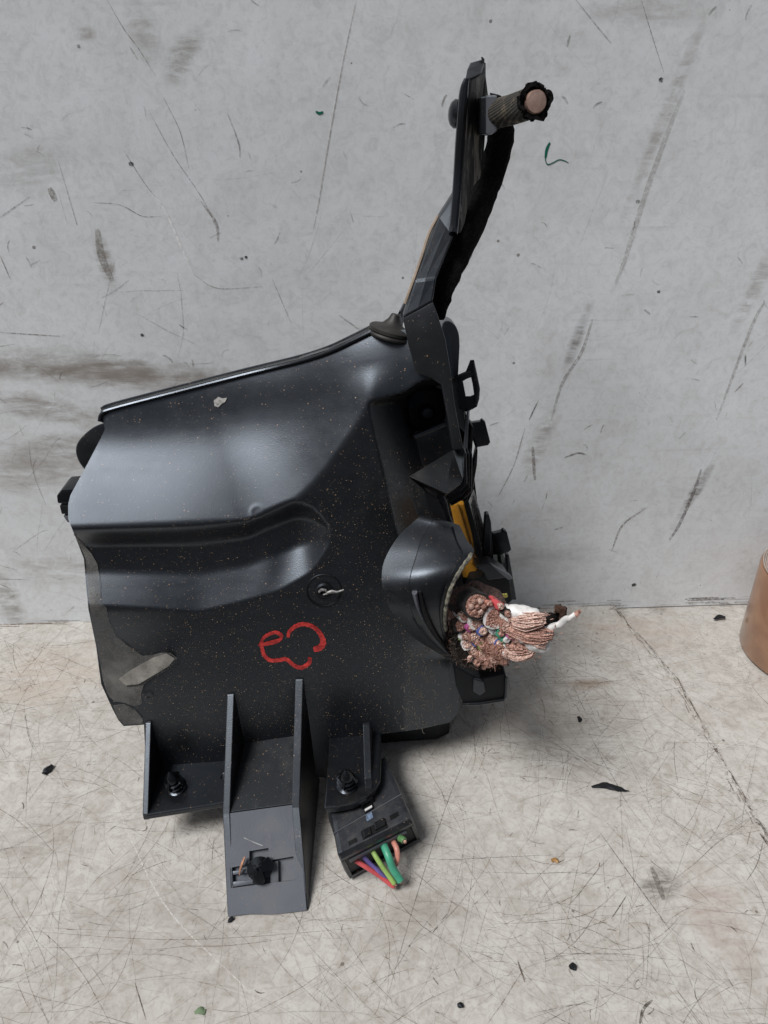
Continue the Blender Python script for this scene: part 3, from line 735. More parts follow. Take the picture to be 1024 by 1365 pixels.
# push pins
def push_pin(parent, base_, ax, s=1.0, label=None):
    prof = [(.0048, 0), (.0050, .0006), (.0030, .0014), (.0042, .0022), (.0046, .0030), (.0030, .0034), (.0040, .0044), (.0042, .0052), (.0026, .0056), (.0034, .0066), (.0030, .0080), (.0012, .0108), (.0002, .0116)]
    p = mk('push_pin', *lathe(base_, ax, [(r * s, h * s) for r, h in prof], 18), 'gloss', parent, label=label)
    ax = Vector(ax).normalized(); a = ax.orthogonal().normalized(); b = ax.cross(a)
    for i in range(4):
        q = i * math.pi / 2 + .5; d = a * math.cos(q) + b * math.sin(q); t = ax.cross(d)
        pts = [base_ + (d * .0018 + ax * .0015) * s, base_ + (d * .0052 + ax * .0046) * s, base_ + (d * .0044 + ax * .0058) * s, base_ + (d * .0006 + ax * .0112) * s]
        v, f = slab([x - t * .0006 * s for x in pts], t * .0012 * s); mk('barb', v, f, 'gloss', p, smooth=False)
    return p
push_pin(sl_, Pz(235, 1049, ZS + .0001), (-.12, -.15, 1), .86, 'left push pin')
push_pin(sr_, Pz(463, 1047, .0262), (-.05, -.12, 1), .84, 'right push pin')

# ---- bracket arm
def plate3(name, pts, vec, mat, par=BOX, bev=.0005, label=None, smooth=False, sharp=35):
    v, f = slab([Py(*p) for p in pts], vec); return mk(name, v, f, mat, par, bev=bev, label=label, smooth=smooth, sharp=sharp)
ya = lambda py: float(np.interp(py, [80, 255, 300, 372, 425, 600], [.292, .284, .276, .2575, .2535, .248]))
L_ = [(537, 424), (553, 374), (584, 290), (606, 255)]
R_ = [(577, 402), (582, 370), (605, 315), (613, 262)]
Lo = [(537, 424), (545, 462), (555, 497), (574, 504), (588, 513), (596, 554), (603, 600)]
Ro = [(577, 402), (585, 424), (594, 452), (601, 495), (606, 537), (612, 570), (618, 599)]
mb = MB()
def strip(Lp, Rp, th):
    n = len(Lp); v = []
    for (a, b) in zip(Lp, Rp):
        pa = Py(a[0], a[1], ya(a[1])); pb = Py(b[0], b[1], ya(b[1]) - .001); mid = pa.lerp(pb, .5) + Vector((0, -.0003, 0))
        bk = Vector((0, th, -.001))
        v += [pa, mid, pb, pb + bk, pa + bk]
    f = []
    for i in range(n - 1):
        for j in range(5): f.append((i * 5 + j, i * 5 + (j + 1) % 5, (i + 1) * 5 + (j + 1) % 5, (i + 1) * 5 + j))
    f += [(0, 1, 2, 3, 4), tuple((n - 1) * 5 + j for j in (4, 3, 2, 1, 0))]
    return v, f
v, f = strip(L_, R_, .008); arm = mk('bracket_arm', v, f, 'clean', BOX, bev=.0008, smooth=False, label='upper leg of the bracket arm')
v, f = strip(Lo, Ro, .010); arm2 = mk('bracket_leg', v, f, 'dusty', BOX, bev=.0006, label='dusty lower leg of the bracket arm')
# pale moulding seam on the left edge
P = [Py(p[0] - 1.2, p[1], ya(p[1]) + .001) for p in spline([(541, 405), (553, 372), (563, 343), (573, 312), (585, 288)], 5)]
mk('mould_seam', *tube(P, .0005, 6), simple('tan seam', (.30, .235, .18), .8), arm)
# upper edge-on plate: worn face, glossy rod, cap
wf = [(621, 108, .281), (640, 98, .291), (644, 128, .292), (640, 180, .290), (637, 225, .289), (633, 240, .288), (622, 252, .285), (612, 300, .276), (607, 312, .272), (610, 230, .277), (616, 160, .279)]
m, n, b = newmat('worn black plastic'); v_ = N(n, 'ShaderNodeTexCoord').outputs['Object']
g1 = noise_(n, mapping(n, v_, (0, .12, 0), (260, 260, 60)), 1, 5, .7, .5)
c = mixc(n, ramp(n, g1, .50, .60), (.010, .010, .0105), (.20, .185, .16)); n.links.new(c, b.inputs['Base Color']); b.inputs['Roughness'].default_value = .5
bump(n, b, g1, .6, .0006); M['worn'] = m
top = plate3('mount_plate', wf, (.002, .002, 0), 'worn', label='worn upright mounting plate', bev=.0003)
rod = [(622, 106, .280), (619, 118, .279), (617, 140, .278), (615, 165, .2775), (612.5, 200, .277), (610.5, 235, .276), (608, 270, .273), (605.5, 300, .270), (604, 312, .268)]
v, f = tube([Py(*p) for p in spline(rod, 4)], [.0009 + .0006 * min(1, i / 6) for i in range(len(spline(rod, 4)))], 10); mk('plate_edge', v, f, 'gloss', top, label='glossy rounded edge')
pl = [(611, 165, .281), (614.5, 165, .279), (611, 220, .277), (608, 262, .274), (603, 262, .279), (606, 215, .281)]
plate3('edge_face', pl, (.0005, .003, 0), 'clean', top, bev=.0002)
plate3('plate_cap', [(620, 107, .278), (623, 92, .281), (627, 83, .284), (642, 79, .289), (645, 84, .291), (641, 97, .289)], (.001, .006, -.001), 'foot', top, bev=.0005, label='grey top end of the plate')
plate3('plate_back', [(641, 84, .292), (645, 83, .294), (645, 125, .295), (640, 130, .293)], (.001, .003, 0), 'dark', top)
# wire hook at the tip
mk('burr', *tube([Py(643, 84, .290), Py(644, 79, .290), Py(642, 76, .290)], [.0007, .0005, .0002], 6), 'dark', top)
# button on the left
bt = mk('button', *lathe(Py(612, 152, .283), (-1, -.12, .05), [(.0042, 0), (.0043, .0015), (.0034, .0026), (.0020, .0032), (.0004, .0034)], 18), 'gloss', top)
# clamp block
cb = plate3('clamp_block', [(640, 129, .283), (661, 126, .281), (661, 176, .281), (655, 180, .281), (638, 180, .283)], (0, .010, -.001), 'clean', label='square clamp holding the cut cable')
plate3('clamp_ridge', [(648, 127, .2815), (663, 127, .2800), (663, 175, .2800), (655, 180, .2803), (648, 180, .2812)], (0, .002, 0), 'foot', cb)
plate3('clamp_tip', [(655, 124, .284), (668, 127, .286), (672, 132, .287), (658, 133, .284)], (0, .006, 0), 'dark', cb, bev=.0006)
# black strap cable running down
cabp = spline([(664, 160, .290), (668, 178, .293), (664, 200, .295), (652, 238, .295), (640, 268, .293), (622, 310, .285), (606, 345, .277), (596, 368, .271), (589, 388, .267), (586, 405, .266), (581, 424, .264)], 5)
rr = np.interp(np.linspace(0, 1, len(cabp)), [0, .15, .5, .8, 1], [.0044, .0046, .0052, .0042, .0026])
v, f = tube([Py(*p) for p in cabp], list(rr), 18, flat=.8)
v = [p + Vector((noise.noise(p * 400), noise.noise(p * 400 + Vector((5, 0, 0))), noise.noise(p * 500))) * .0006 for p in v]
strap = mk('taped_cable', v, f, 'fabric', BOX, label='black fabric-taped cable behind the arm')
# braided stub with copper core
m, n, b = newmat('woven loom sleeve'); 
uvn = N(n, 'ShaderNodeTexCoord').outputs['Object']
wv = []
ax = (Py(718, 134, .262) - Py(660, 152, .286)).normalized()
rotm = ax.to_track_quat('X', 'Z').to_euler()
q = mapping(n, uvn, tuple(-x for x in (0, 0, 0)), (1, 1, 1))
def dotn(vec):
    o = N(n, 'ShaderNodeVectorMath', operation='DOT_PRODUCT'); n.links.new(uvn, o.inputs[0]); o.inputs[1].default_value = vec; return o.outputs['Value']
s1 = math_(n, 'SINE', math_(n, 'MULTIPLY', dotn(tuple(ax)), 8200)); 
pa = ax.orthogonal().normalized(); pb = ax.cross(pa)
s2 = math_(n, 'SINE', math_(n, 'MULTIPLY', dotn((0, .35, .93)), 7600))
wv = math_(n, 'MAXIMUM', s1, s2)
c = mixc(n, ramp(n, wv, .2, .9), (.008, .008, .008), (.085, .078, .066)); c = mixc(n, ramp(n, noise_(n, uvn, 260, 4, .7), .52, .62), c, (.17, .14, .10))
n.links.new(c, b.inputs['Base Color']); b.inputs['Roughness'].default_value = .85; bump(n, b, wv, 1, .0005); M['woven'] = m
sp = [(660, 153, .286), (668, 150, .282), (680, 147, .277), (695, 142, .270), (709, 137, .263), (713, 136, .2605)]
SP = [Py(*p) for p in spline(sp, 4)]
v, f = tube(SP, .0044, 28, cap=True)
stub = mk('cable_sleeve', v, f, 'woven', BOX, label='woven cable stub cut off at the top clamp')
axs = (SP[-1] - SP[-4]).normalized()
e0 = SP[-1]
rim = mk('sleeve_rim', *lathe(e0 - axs * .0012, axs, [(.0046, 0), (.0050, .0012), (.0047, .0024), (.0036, .0022), (.0034, .0004)], 48), 'fabric', stub)
for vtx in rim.data.vertices: vtx.co += Vector((noise.noise(vtx.co * 600), noise.noise(vtx.co * 600 + Vector((9, 0, 0))), noise.noise(vtx.co * 700))) * .0014
mk('copper_core', *lathe(e0 - axs * .001, axs, [(.0033, 0), (.0033, .0020), (.0029, .0027), (.0012, .0029)], 24), simple('polished copper', (.86, .58, .48), .36, .8, 500, .3, .3), stub, label='shiny round copper end')
mb = MB()
for i in range(90):
    a = random.uniform(0, 6.28); p1 = axs.orthogonal().normalized(); p2 = axs.cross(p1); d = p1 * math.cos(a) + p2 * math.sin(a)
    s = e0 + d * .0042; q = s + (d * random.uniform(.2, 1.2) + axs * random.uniform(-.4, 1.3) + Vector((random.uniform(-.9, .9), random.uniform(-.5, .5), random.uniform(-.9, .9)))) * .0006
    mb.add(*tube([s, s.lerp(q, .5) + Vector((0, 0, random.uniform(-.0003, .0003))), q], [.00028, .0002, .00008], 4))
mb.mk('frayed_threads', 'fabric', stub, kind='stuff')
# ---- grommet on the upper edge
gc = onc(522, 440, -.0035); gax = Vector((.26, .10, 1)).normalized()
gm = mk('grommet', *lathe(gc, gax, [(.0070, -.0014), (.0078, -.0008), (.0079, .0003), (.0072, .0008), (.0068, .0006), (.0062, .0010), (.0050, .0013), (.0036, .0020), (.0022, .0036), (.0014, .0056)], 30), 'rubber', BOX, label='ribbed rubber grommet on the top edge')
for v_ in gm.data.vertices: pass
mk('grommet_flange', *lathe(gc + gax * -.0024, gax, [(.0080, 0), (.0082, .0006), (.0080, .0012)], 30), 'rubber', gm)
mk('recess_bar', *tube([PR(552, 582, .0165), PR(574, 573, .0165), PR(594, 564, .0165)], .0011, 8), 'clean', BOX)
mk('recess_pin', *lathe(PR(569, 549, .027), (.1, -1, .1), [(.0030, 0), (.0030, .0022), (.0022, .0030), (.0020, .0020)], 16), 'clean', BOX)
# sleek stem between grommet and arm
mk('strut', *tube([onc(529, 434, -.004), onc(538, 418, -.006) + Vector((0, .002, 0)), Py(548, 392, .262), Py(554, 372, .264)], [.0022, .0015, .0010, .0008], 10), 'foot', BOX)
# ---- pieces on the right flank
def pl3(name, pts, y, th, mat, par=BOX, bev=.0005, label=None, dx=0.0, grad=0.0):
    x0 = pts[0][0]
    P = [Py(a, b, y + (a - x0) * grad) for a, b in pts]
    v, f = slab(P, (dx, th, -th * .15)); return mk(name, v, f, mat, par, bev=bev, label=label, smooth=False)
pl3('side_wall', [(594, 520), (620, 540), (633, 640), (640, 700), (655, 756), (684, 776), (688, 796), (676, 800), (668, 860), (640, 905), (600, 900), (600, 700), (600, 640)], .278, .035, 'dark', label='dark flank behind the cover')
rt = [tuple(p) for p in spline([(588, 452), (590, 432), (598, 428), (607, 434), (612, 446), (613, 462)], 4)]
pl3('rounded_tab', rt + [(611, 500), (619, 545), (622, 580), (604, 560), (594, 500)], .272, .012, 'foot', label='grey tab with a rounded top')
mb = MB()
o_ = [(607, 501), (621, 495), (627, 480), (632, 479.5), (636, 498), (640, 518), (639, 532), (636, 542), (629, 546), (622, 549), (612, 545), (610, 520)]
i_ = [(617, 507), (628, 503), (630, 512), (632, 526), (627, 528), (621, 528)]
vo, T = cdt(o_, [i_], 3.0)
v, f = solid_sheet(vo, T, lambda x, y: Py(x, y, .268), lambda x, y: Py(x, y, .272) )
mk('latch_loop', v, f, 'gloss', BOX, smooth=False, label='open latch loop beside the arm')
pl3('latch_bar', [(609, 502), (628, 494), (632, 500), (618, 508), (612, 512)], .2665, .002, 'dark')
pl3('latch_bar', [(632, 482), (640, 518), (637, 541), (632, 540), (635, 517), (630, 495)], .2668, .0016, 'clean')
pl3('rail', [(622, 548), (625, 550), (624, 590), (621, 640), (617, 600)], .266, .006, 'foot', dx=.001)
pl3('rail', [(628, 566), (632, 570), (629, 610), (625, 640), (621, 640), (624, 600)], .267, .010, 'dark')
pl3('tab', [(626, 564), (641, 562), (643, 559), (647, 562), (654, 590), (651, 594), (634, 597), (628, 580)], .272, .003, 'gloss', label='upper square tab')
pl3('rail', [(635, 597), (637, 600), (636, 620), (631, 650), (627, 666), (622, 664), (626, 640)], .268, .010, 'gloss', dx=.001)
# wedge ledge
wt = [Py(545, 635, .236), Py(603, 600, .252), Py(618, 598, .252), Py(618, 640, .243), Py(613, 646, .240), Py(595, 658, .232)]
v, f = slab(wt, (0, .006, -.0045)); wd = mk('wedge_ledge', v, f, 'dusty', BOX, bev=.0005, smooth=False, label='triangular speckled ledge below the arm')
for k2, (o1, c_) in enumerate(((4, 'gloss'), (9, 'dark'), (14, 'gloss'))):
    pl3('step', [(594 + k2 * 2, 656 + o1), (612 + k2 * 3, 645 + o1), (618 + k2 * 3, 638 + o1), (619 + k2 * 4, 604), (622 + k2 * 4, 604), (623 + k2 * 3, 642 + o1), (614 + k2 * 3, 651 + o1), (598 + k2 * 2, 661 + o1)], .243 + .003 * k2, .006, c_)
pl3('strut', [(583, 655), (590, 657), (597, 672), (600, 690), (608, 706), (603, 709), (594, 695), (589, 675), (583, 668)], .238, .004, 'clean', label='thin strut in front of the amber strip')
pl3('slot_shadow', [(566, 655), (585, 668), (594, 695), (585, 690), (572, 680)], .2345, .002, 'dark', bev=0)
pl3('frame_post', [(545, 636), (568, 655), (576, 686), (565, 690), (556, 688), (549, 665)], .2365, .003, 'dusty')
pl3('strut', [(600, 690), (608, 706), (608, 716), (596, 722), (590, 712), (600, 708)], .236, .003, 'dark')
am = pl3('amber_strip', [(600, 672), (619, 672), (628, 705), (637, 742), (639, 753), (631, 772), (617, 770), (612, 735), (606, 700)], .262, .004, 'amber', label='amber plastic strip inside the box')
pl3('amber_ridge', [(607, 672), (611, 672), (628, 730), (632, 752), (628, 752), (623, 730)], .2605, .002, 'amber', am)
pl3('divider', [(619, 674), (625, 668), (643, 736), (642, 746), (634, 742), (630, 715)], .259, .004, 'dark')
lb = pl3('label', [(625, 669), (632, 653), (646, 705), (643, 737)], .2655, .0006, 'label', bev=0, label='pale printed sticker seen edge-on')
mb = MB()
for i in range(9):
    t0 = .08 + i * .1; a = Vector((625 + 18 * t0 + 1.5, 669 + 68 * t0)); b_ = Vector((632 + 14 * t0 - 1.5, 653 + 52 * t0 + 4))
    p0 = Py(a.x, a.y, .2652); p1 = Py(b_.x, b_.y, .2652); mb.add(*tube([p0, p1], .00018, 4))
mb.mk('print', simple('print ink', (.06, .06, .06), .6), lb, kind='stuff')
pl3('fin', [(647, 687), (649, 686), (652, 686), (655, 697), (655, 751), (644, 752), (645, 715)], .262, .004, 'clean', label='upright fin')
pl3('fin', [(652, 696), (655, 698), (658, 740), (658, 756), (654, 756)], .264, .006, 'dark')
pl3('tab', [(656, 712), (669, 709), (671, 706), (676, 709), (682, 733), (679, 736), (668, 740), (657, 740)], .266, .003, 'gloss', label='lower square tab')
pl3('post', [(664, 740), (668, 740), (672, 775), (667, 775)], .268, .004, 'dark')
pl3('post', [(675, 739), (679, 740), (684, 770), (689, 800), (682, 800), (676, 770)], .268, .006, 'gloss')
pl3('block', [(633, 756), (641, 753), (654, 752), (672, 763), (678, 770), (650, 774), (645, 764)], .252, .008, 'clean', label='small block above the cut harness')
pl3('block', [(645, 764), (650, 773), (679, 769), (683, 800), (672, 812), (620, 790), (628, 772), (640, 770)], .2555, .014, 'dark')
pl3('block_edge', [(654, 752), (680, 767), (684, 772), (678, 774), (666, 764)], .2515, .002, 'foot')
# lower bracket box below the harness
mb = MB()
pl3('lower_bracket', [(606, 888), (640, 905), (674, 898), (676, 905), (672, 934), (640, 938), (618, 940), (608, 915)], .229, .022, 'dark', label='black pocket below the harness')
mk('bracket_lip', *tube([Py(p[0], p[1], .2285) for p in ((617, 939), (640, 938), (671, 933), (674, 928), (675, 903))], .0006, 8), 'clean', BOX)
pl3('web', [(631, 904), (645, 908), (648, 922), (640, 928), (630, 922)], .2283, .002, 'cover', bev=.0006)
# ---- cable duct
LA = spline([(560, 688), (532, 714), (513, 746), (509, 772), (513, 795), (524, 818), (552, 850), (600, 880)], 6)
RA = spline([(609, 703), (618, 722), (628, 738), (616, 757), (602, 782), (594, 812), (594, 840), (602, 872)], 6)
NA = len(LA); NU = 14
YE = lambda q: ninterp(q, [0, 20, 45, 70, 100], [.2265, .2150, .2060, .2040, .212], 14)
def ductp(i, u, off=0.0):
    s = i / (NA - 1); l = LA[i]; r = RA[i]
    px = l[0] + (r[0] - l[0]) * u; py = l[1] + (r[1] - l[1]) * u
    # bows upward across its width
    ye = float(YE(s * 100))
    bow = math.sin(math.pi * min(u * 1.0, 1) * .62 + .0)
    y = ye + .006 * (1 - bow) + .004 * u + off
    if u > .36: y -= .0011
    if u > .9: y -= .0009
    return Py(px, py, y)
us = [0, .03, .08, .15, .22, .3, .355, .365, .45, .55, .65, .75, .85, .895, .905, 1]
v = []; f = []
for i in range(NA):
    for u in us: v.append(ductp(i, u))
K = len(us)
for i in range(NA - 1):
    for j in range(K - 1): f.append((i * K + j, i * K + j + 1, (i + 1) * K + j + 1, (i + 1) * K + j))
n0 = len(v)
v += [p + Vector((.0012, .0022, -.0004)) for p in v]; f2 = [tuple(x + n0 for x in reversed(q)) for q in f]; ff = f + f2
bd = [i * K for i in range(NA)] + [(NA - 1) * K + j for j in range(1, K)] + [i * K + K - 1 for i in range(NA - 2, -1, -1)] + [j for j in range(K - 2, 0, -1)]
for a, b in zip(bd, bd[1:] + bd[:1]): ff.append((a, b, b + n0, a + n0))
duct = mk('cable_duct', v, ff, 'clean', BOX, label='half-round collar around the cut harness', sharp=50)
# worn pale rim on the duct's mouth
mk('duct_rim', *tube([ductp(i, 1, -.0002) for i in range(int(NA * .28), NA - 6)], [.0005 + .0003 * abs(math.sin(i * 1.3)) for i in range(int(NA * .28), NA - 6)], 6), simple('worn edge', (.26, .25, .19), .7, nscale=600, col2=(.03, .03, .03)), duct)
# slot with its tongue
sl1 = [ductp(i, .55 + .18 * (i - 26) / (NA - 27), -.0006) for i in range(24, NA - 1)]
mk('slot', *tube(sl1, [.0010 + .0010 * math.sin(math.pi * k / (len(sl1) - 1)) for k in range(len(sl1))], 8, flat=.5), 'dark', duct)
sl2 = [ductp(i, .47 + .18 * (i - 26) / (NA - 27), -.0010) for i in range(24, NA - 2)]
mk('slot_tongue', *tube(sl2, [.0018 * (1 - k / len(sl2)) + .0005 for k in range(len(sl2))], 8, flat=.4), 'foot', duct)
# ---- harness: padded sleeve and cut ends
hs_ = [(580, 812, .238, 34), (596, 822, .232, 42), (612, 832, .226, 45), (628, 842, .220, 44), (640, 847, .216, 42)]
HP = spline(hs_, 5)
def pxr(p): return p[3] / F * .265
v, f = tube([Py(*p[:3]) for p in HP], [pxr(p) for p in HP], 44)
v = [p + Vector((noise.noise(p * 260), noise.noise(p * 260 + Vector((5, 0, 0))), noise.noise(p * 300))) * .0018 for p in v]
harn = mk('wiring_harness', v, f, simple('grey brown felt tape', (.04, .034, .03), .95, nscale=700, var=.7, bstr=1, bdist=.001, specl=.1), BOX, label='thick fabric-wrapped wiring harness, sawn through')
hend = Py(*HP[-1][:3]); hax = Vector((.30, -.88, .28)).normalized()
def strand_face(c, a, R):
    b = MB(); p1 = a.orthogonal().normalized(); p2 = a.cross(p1); r0 = .00030
    n_ = int(R / (r0 * 1.8)) + 1
    b.add(*lathe(c, a, [(R, -.0004), (R * .96, .0001), (R * .5, .0002)], 14))
    for i in range(-n_, n_ + 1):
        for j in range(-n_, n_ + 1):
            x = (i + j * .5) * r0 * 1.9; y = j * .866 * r0 * 1.9
            if math.hypot(x, y) > R - r0 * .7: continue
            q = c + p1 * x + p2 * y; h = random.uniform(.0001, .0005)
            aa = (a + p1 * random.gauss(0, .25) + p2 * random.gauss(0, .25)).normalized()
            b.add(*lathe(q, aa, [(r0, 0), (r0 * 1.02, h), (r0 * .6, h + .00015)], 6))
    return b.v, b.f
def strands(path, rads, mat, label=None, n=22, nm='copper_strands'):
    n = int(n * 3.2)
    P = spline(path, 4); rads = np.interp(np.linspace(0, 1, len(P)), np.linspace(0, 1, len(rads)), rads); b = MB()
    C_ = [Py(*p) for p in P]; t = (C_[-1] - C_[0]).normalized(); p1 = t.orthogonal().normalized(); p2 = t.cross(p1)
    for k in range(n):
        th = random.uniform(0, 6.283); q = math.sqrt(random.random()); tw = random.uniform(-1.1, 1.1); e = random.uniform(.6, 1.0); m_ = max(3, int(len(P) * e)); pp = []
        for i in range(m_):
            r_ = rads[i] / F * .262 * q * (1 + .25 * (i / len(P)) ** 3 * random.random()); an = th + tw * i / len(P)
            pp.append(C_[i] + (p1 * math.cos(an) + p2 * math.sin(an)) * r_)
        b.add(*tube(pp, random.uniform(.00013, .00024), 4))
    return b.mk(nm, mat, harn, label=label)
face = [Py(646 + 46 * math.cos(a) * (1 + .06 * math.sin(5 * a)), 845 + 42 * math.sin(a) * (1 + .05 * math.sin(7 * a)), .2135) for a in np.linspace(0, 2 * math.pi, 40)[:-1]]
mk('bundle_core', *prism(face, [p + Vector((-.002, .012, 0)) for p in face]), simple('packed dark strands', (.16, .09, .075), .9, nscale=900, col2=(.02, .015, .014), bstr=1, bdist=.001), harn)
# sawn ends, listed where they sit on the cut face: px, py, radius px, ring colour, core
ends = [(636, 808, 17, 'rubber', 'copper'), (667, 808, 5, 'red', 'copper_pale'), (661, 824, 15, 'white', 'copper'), (638, 829, 12, 'white', 'copper_pale'),
        (614, 834, 9, 'rubber', 'copper'), (620, 822, 7, 'white', 'copper'), (615, 847, 6, 'lime', 'white'), (624, 846, 7, 'copper', 'copper_pale'), (634, 848, 8, 'copper', 'copper_pale'), (644, 841, 6.5, 'blue', 'copper_pale'),
        (659, 839, 7, 'white', 'label'), (668, 844, 5, 'teal', 'copper'), (623, 858, 9, 'white', 'copper_pale'), (634, 866, 8, 'copper', 'copper_pale'), (636, 857, 5, 'blue', 'copper'),
        (647, 853, 7, 'rubber', 'copper'), (657, 851, 9, 'copper', 'copper_pale'), (655, 862, 11, 'copper', 'copper'), (645, 873, 9, 'copper', 'copper_pale'), (668, 868, 11, 'copper', 'copper'), (675, 852, 6, 'teal', 'white'),
        (684, 845, 8, 'magenta', 'copper'), (676, 835, 8, 'copper', 'copper_pale'), (686, 862, 9, 'rubber', 'copper'), (660, 877, 9, 'copper', 'copper_pale'), (673, 880, 7, 'copper', 'copper'), (651, 885, 6, 'copper', 'copper'),
        (650, 829, 6, 'rubber', 'copper'), (628, 837, 5, 'magenta', 'copper'), (643, 862, 5, 'lime', 'copper'), (664, 857, 4.5, 'blue', 'copper_pale'), (678, 872, 7, 'white', 'copper_pale'), (607, 850, 5, 'copper', 'copper'), (612, 862, 6, 'rubber', 'copper'), (626, 877, 6, 'copper', 'copper_pale'), (636, 883, 6, 'rubber', 'copper'),
        (690, 852, 6, 'copper', 'copper_pale'), (700, 870, 7, 'copper', 'copper')]
big = list(ends); nbase = len(ends)
for gy in range(-6, 7):
    for gx_ in range(-6, 7):
        x = 645 + (gx_ + .5 * (gy % 2)) * 8.0 + random.uniform(-1, 1); y = 846 + gy * 6.9 + random.uniform(-1, 1)
        if ((x - 646) / 46) ** 2 + ((y - 846) / 42) ** 2 > 1: continue
        if any(math.hypot(x - b_[0], y - b_[1]) < b_[2] * .8 + 1.5 for b_ in big): continue
        ends.append((x, y, random.uniform(3.6, 5.2), random.choice(('copper', 'rubber', 'white', 'copper_pale', 'white', 'blue', 'pink')), random.choice(('copper', 'copper_pale', 'copper_pale'))))
nmain = nbase
for ei, (px, py, r, ring, core) in enumerate(ends):
    y = (.2108 if ei < nmain else .2116) - (px - 640) * .00006 + random.uniform(-.0008, .0008); c = Py(px, py, y); R = r * 1.12 / F * .262
    a = (hax + Vector((random.uniform(-.1, .2), random.uniform(-.1, .1), random.uniform(-.12, .15)))).normalized()
    tv, tf = tube([c - hax * .007, c - a * .003, c], [R * .95, R, R], 14); tv = [p + Vector((noise.noise(p * 700), noise.noise(p * 700 + Vector((7, 0, 0))), noise.noise(p * 700 + Vector((0, 7, 0))))) * .0007 for p in tv]
    we = mk('wire', tv, tf, M[ring], harn, label=None)
    pr = [(R * .84, -.0004), (R * .82, .0006), (R * .5, .0010), (R * .12, .0008)]
    v, f = lathe(c, a, pr, 12)
    if R > .0019: v, f = strand_face(c, a, R * .86)
    v = [p + Vector((noise.noise(p * 1500), noise.noise(p * 1500 + Vector((7, 0, 0))), noise.noise(p * 1500 + Vector((0, 7, 0))))) * .00035 for p in v]
    mk('copper_end', v, f, M[core], we)
# seven cores inside the big grey cable
for k2 in range(7):
    a = k2 / 6 * 6.28; rr_ = 0 if k2 == 6 else 8; c = Py(636 + rr_ * math.cos(a), 808 + rr_ * math.sin(a), .2095)
    mk('copper_end', *lathe(c, hax, [(.0010, 0), (.0010, .0007), (.0005, .0010)], 8), M['copper_pale' if k2 % 2 else 'copper'], harn)
# long flayed conductors reaching right
def cond(path, rads, mat, nm='wire', label=None, flat=1.0, jit=.0008):
    P = spline(path, 5); rads = np.interp(np.linspace(0, 1, len(P)), np.linspace(0, 1, len(rads)), rads)
    v, f = tube([Py(*p) for p in P], [r / F * .262 for r in rads], 14, flat=flat)
    v = [p + Vector((noise.noise(p * 500), noise.noise(p * 500 + Vector((7, 0, 0))), noise.noise(p * 500 + Vector((0, 7, 0))))) * jit for p in v]
    return mk(nm, v, f, M[mat], harn, label=label)
cond([(655, 818, .214), (685, 816, .211), (712, 820, .209), (722, 823, .208)], [10, 11, 9, 4], 'white', label='thick white wire, cut on the slant')
strands([(684, 828, .209), (700, 829, .207), (718, 826, .206), (730, 824, .206)], [10, 13, 10, 6], 'copper_pale', n=46)
strands([(668, 832, .211), (700, 846, .207), (722, 848, .205), (742, 847, .204)], [10, 12, 12, 5], 'copper', 'brown flared conductor', 46)
cond([(690, 842, .208), (712, 858, .2065), (728, 862, .2055), (733, 862, .2055)], [8, 11, 7, 3], 'white', label='white wire below the flared one')
strands([(700, 851, .2066), (720, 857, .2045), (730, 862, .204)], [6, 8, 4], 'copper_pale', n=20)
strands([(672, 866, .210), (690, 872, .2075), (708, 870, .206), (713, 864, .206)], [9, 11, 8, 5], 'copper_pale', n=40)
strands([(680, 862, .209), (696, 864, .207), (708, 864, .206)], [8, 10, 6], 'copper', n=30)
cond([(715, 846, .207), (740, 834, .206), (758, 824, .205), (771, 816, .2045)], [6, 5, 4.5, 1.5], 'white', label='white wire sticking out furthest right', jit=.0008)
cond([(768, 819, .2042), (772, 814, .204)], [3, 2], 'copper', 'copper_strands')
cond([(700, 838, .212), (726, 834, .214), (740, 822, .216), (746, 812, .217)], [8, 7, 7, 5], 'fabric', 'sleeve_flap', 'curled black flap with a brown edge', jit=.002)
cond([(742, 816, .2155), (748, 810, .2155), (752, 826, .2155)], [5, 5, 3], 'fuzz', 'flap_edge', jit=.002)
# fuzz round the cut and stray strands
mb = MB(); mc = MB()
for i in range(700):
    a = random.uniform(0, 6.283); ra = random.uniform(.9, 1.15)
    px = 646 + 47 * ra * math.cos(a) ; py = 846 + 43 * ra * math.sin(a)
    if px > 690 and random.random() < .7: continue
    y = .2135 + random.uniform(-.003, .006); p = Py(px, py, y)
    d = Vector((random.gauss(0, 1), random.gauss(-.5, .7), random.gauss(0, 1))).normalized() * random.uniform(.0005, .0016)
    low = math.sin(a) > .3
    (mc if (low and random.random() < .25) else mb).add(*tube([p, p + d * .5 + Vector((0, 0, random.uniform(-.0003, .0003))), p + d], [.00014, .00011, .00005], 4, cap=False))
mb.mk('frayed_fibres', 'fuzz', harn, kind='stuff'); 
for i in range(170):
    k2 = random.choice(((690, 872), (655, 880), (715, 828), (725, 852), (668, 868), (640, 878), (700, 870)))
    p = Py(k2[0] + random.gauss(0, 11), k2[1] + random.gauss(0, 5), .2055 + random.uniform(-.001, .003))
    d = Vector((random.gauss(.5, .7), random.gauss(-.3, .5), random.gauss(-.1, .7))).normalized() * random.uniform(.0006, .002)
    mc.add(*tube([p, p + d * .5, p + d], [.00014, .00012, .00007], 4, cap=False))
mc.mk('copper_whiskers', 'copper', harn, kind='stuff')
mb = MB()
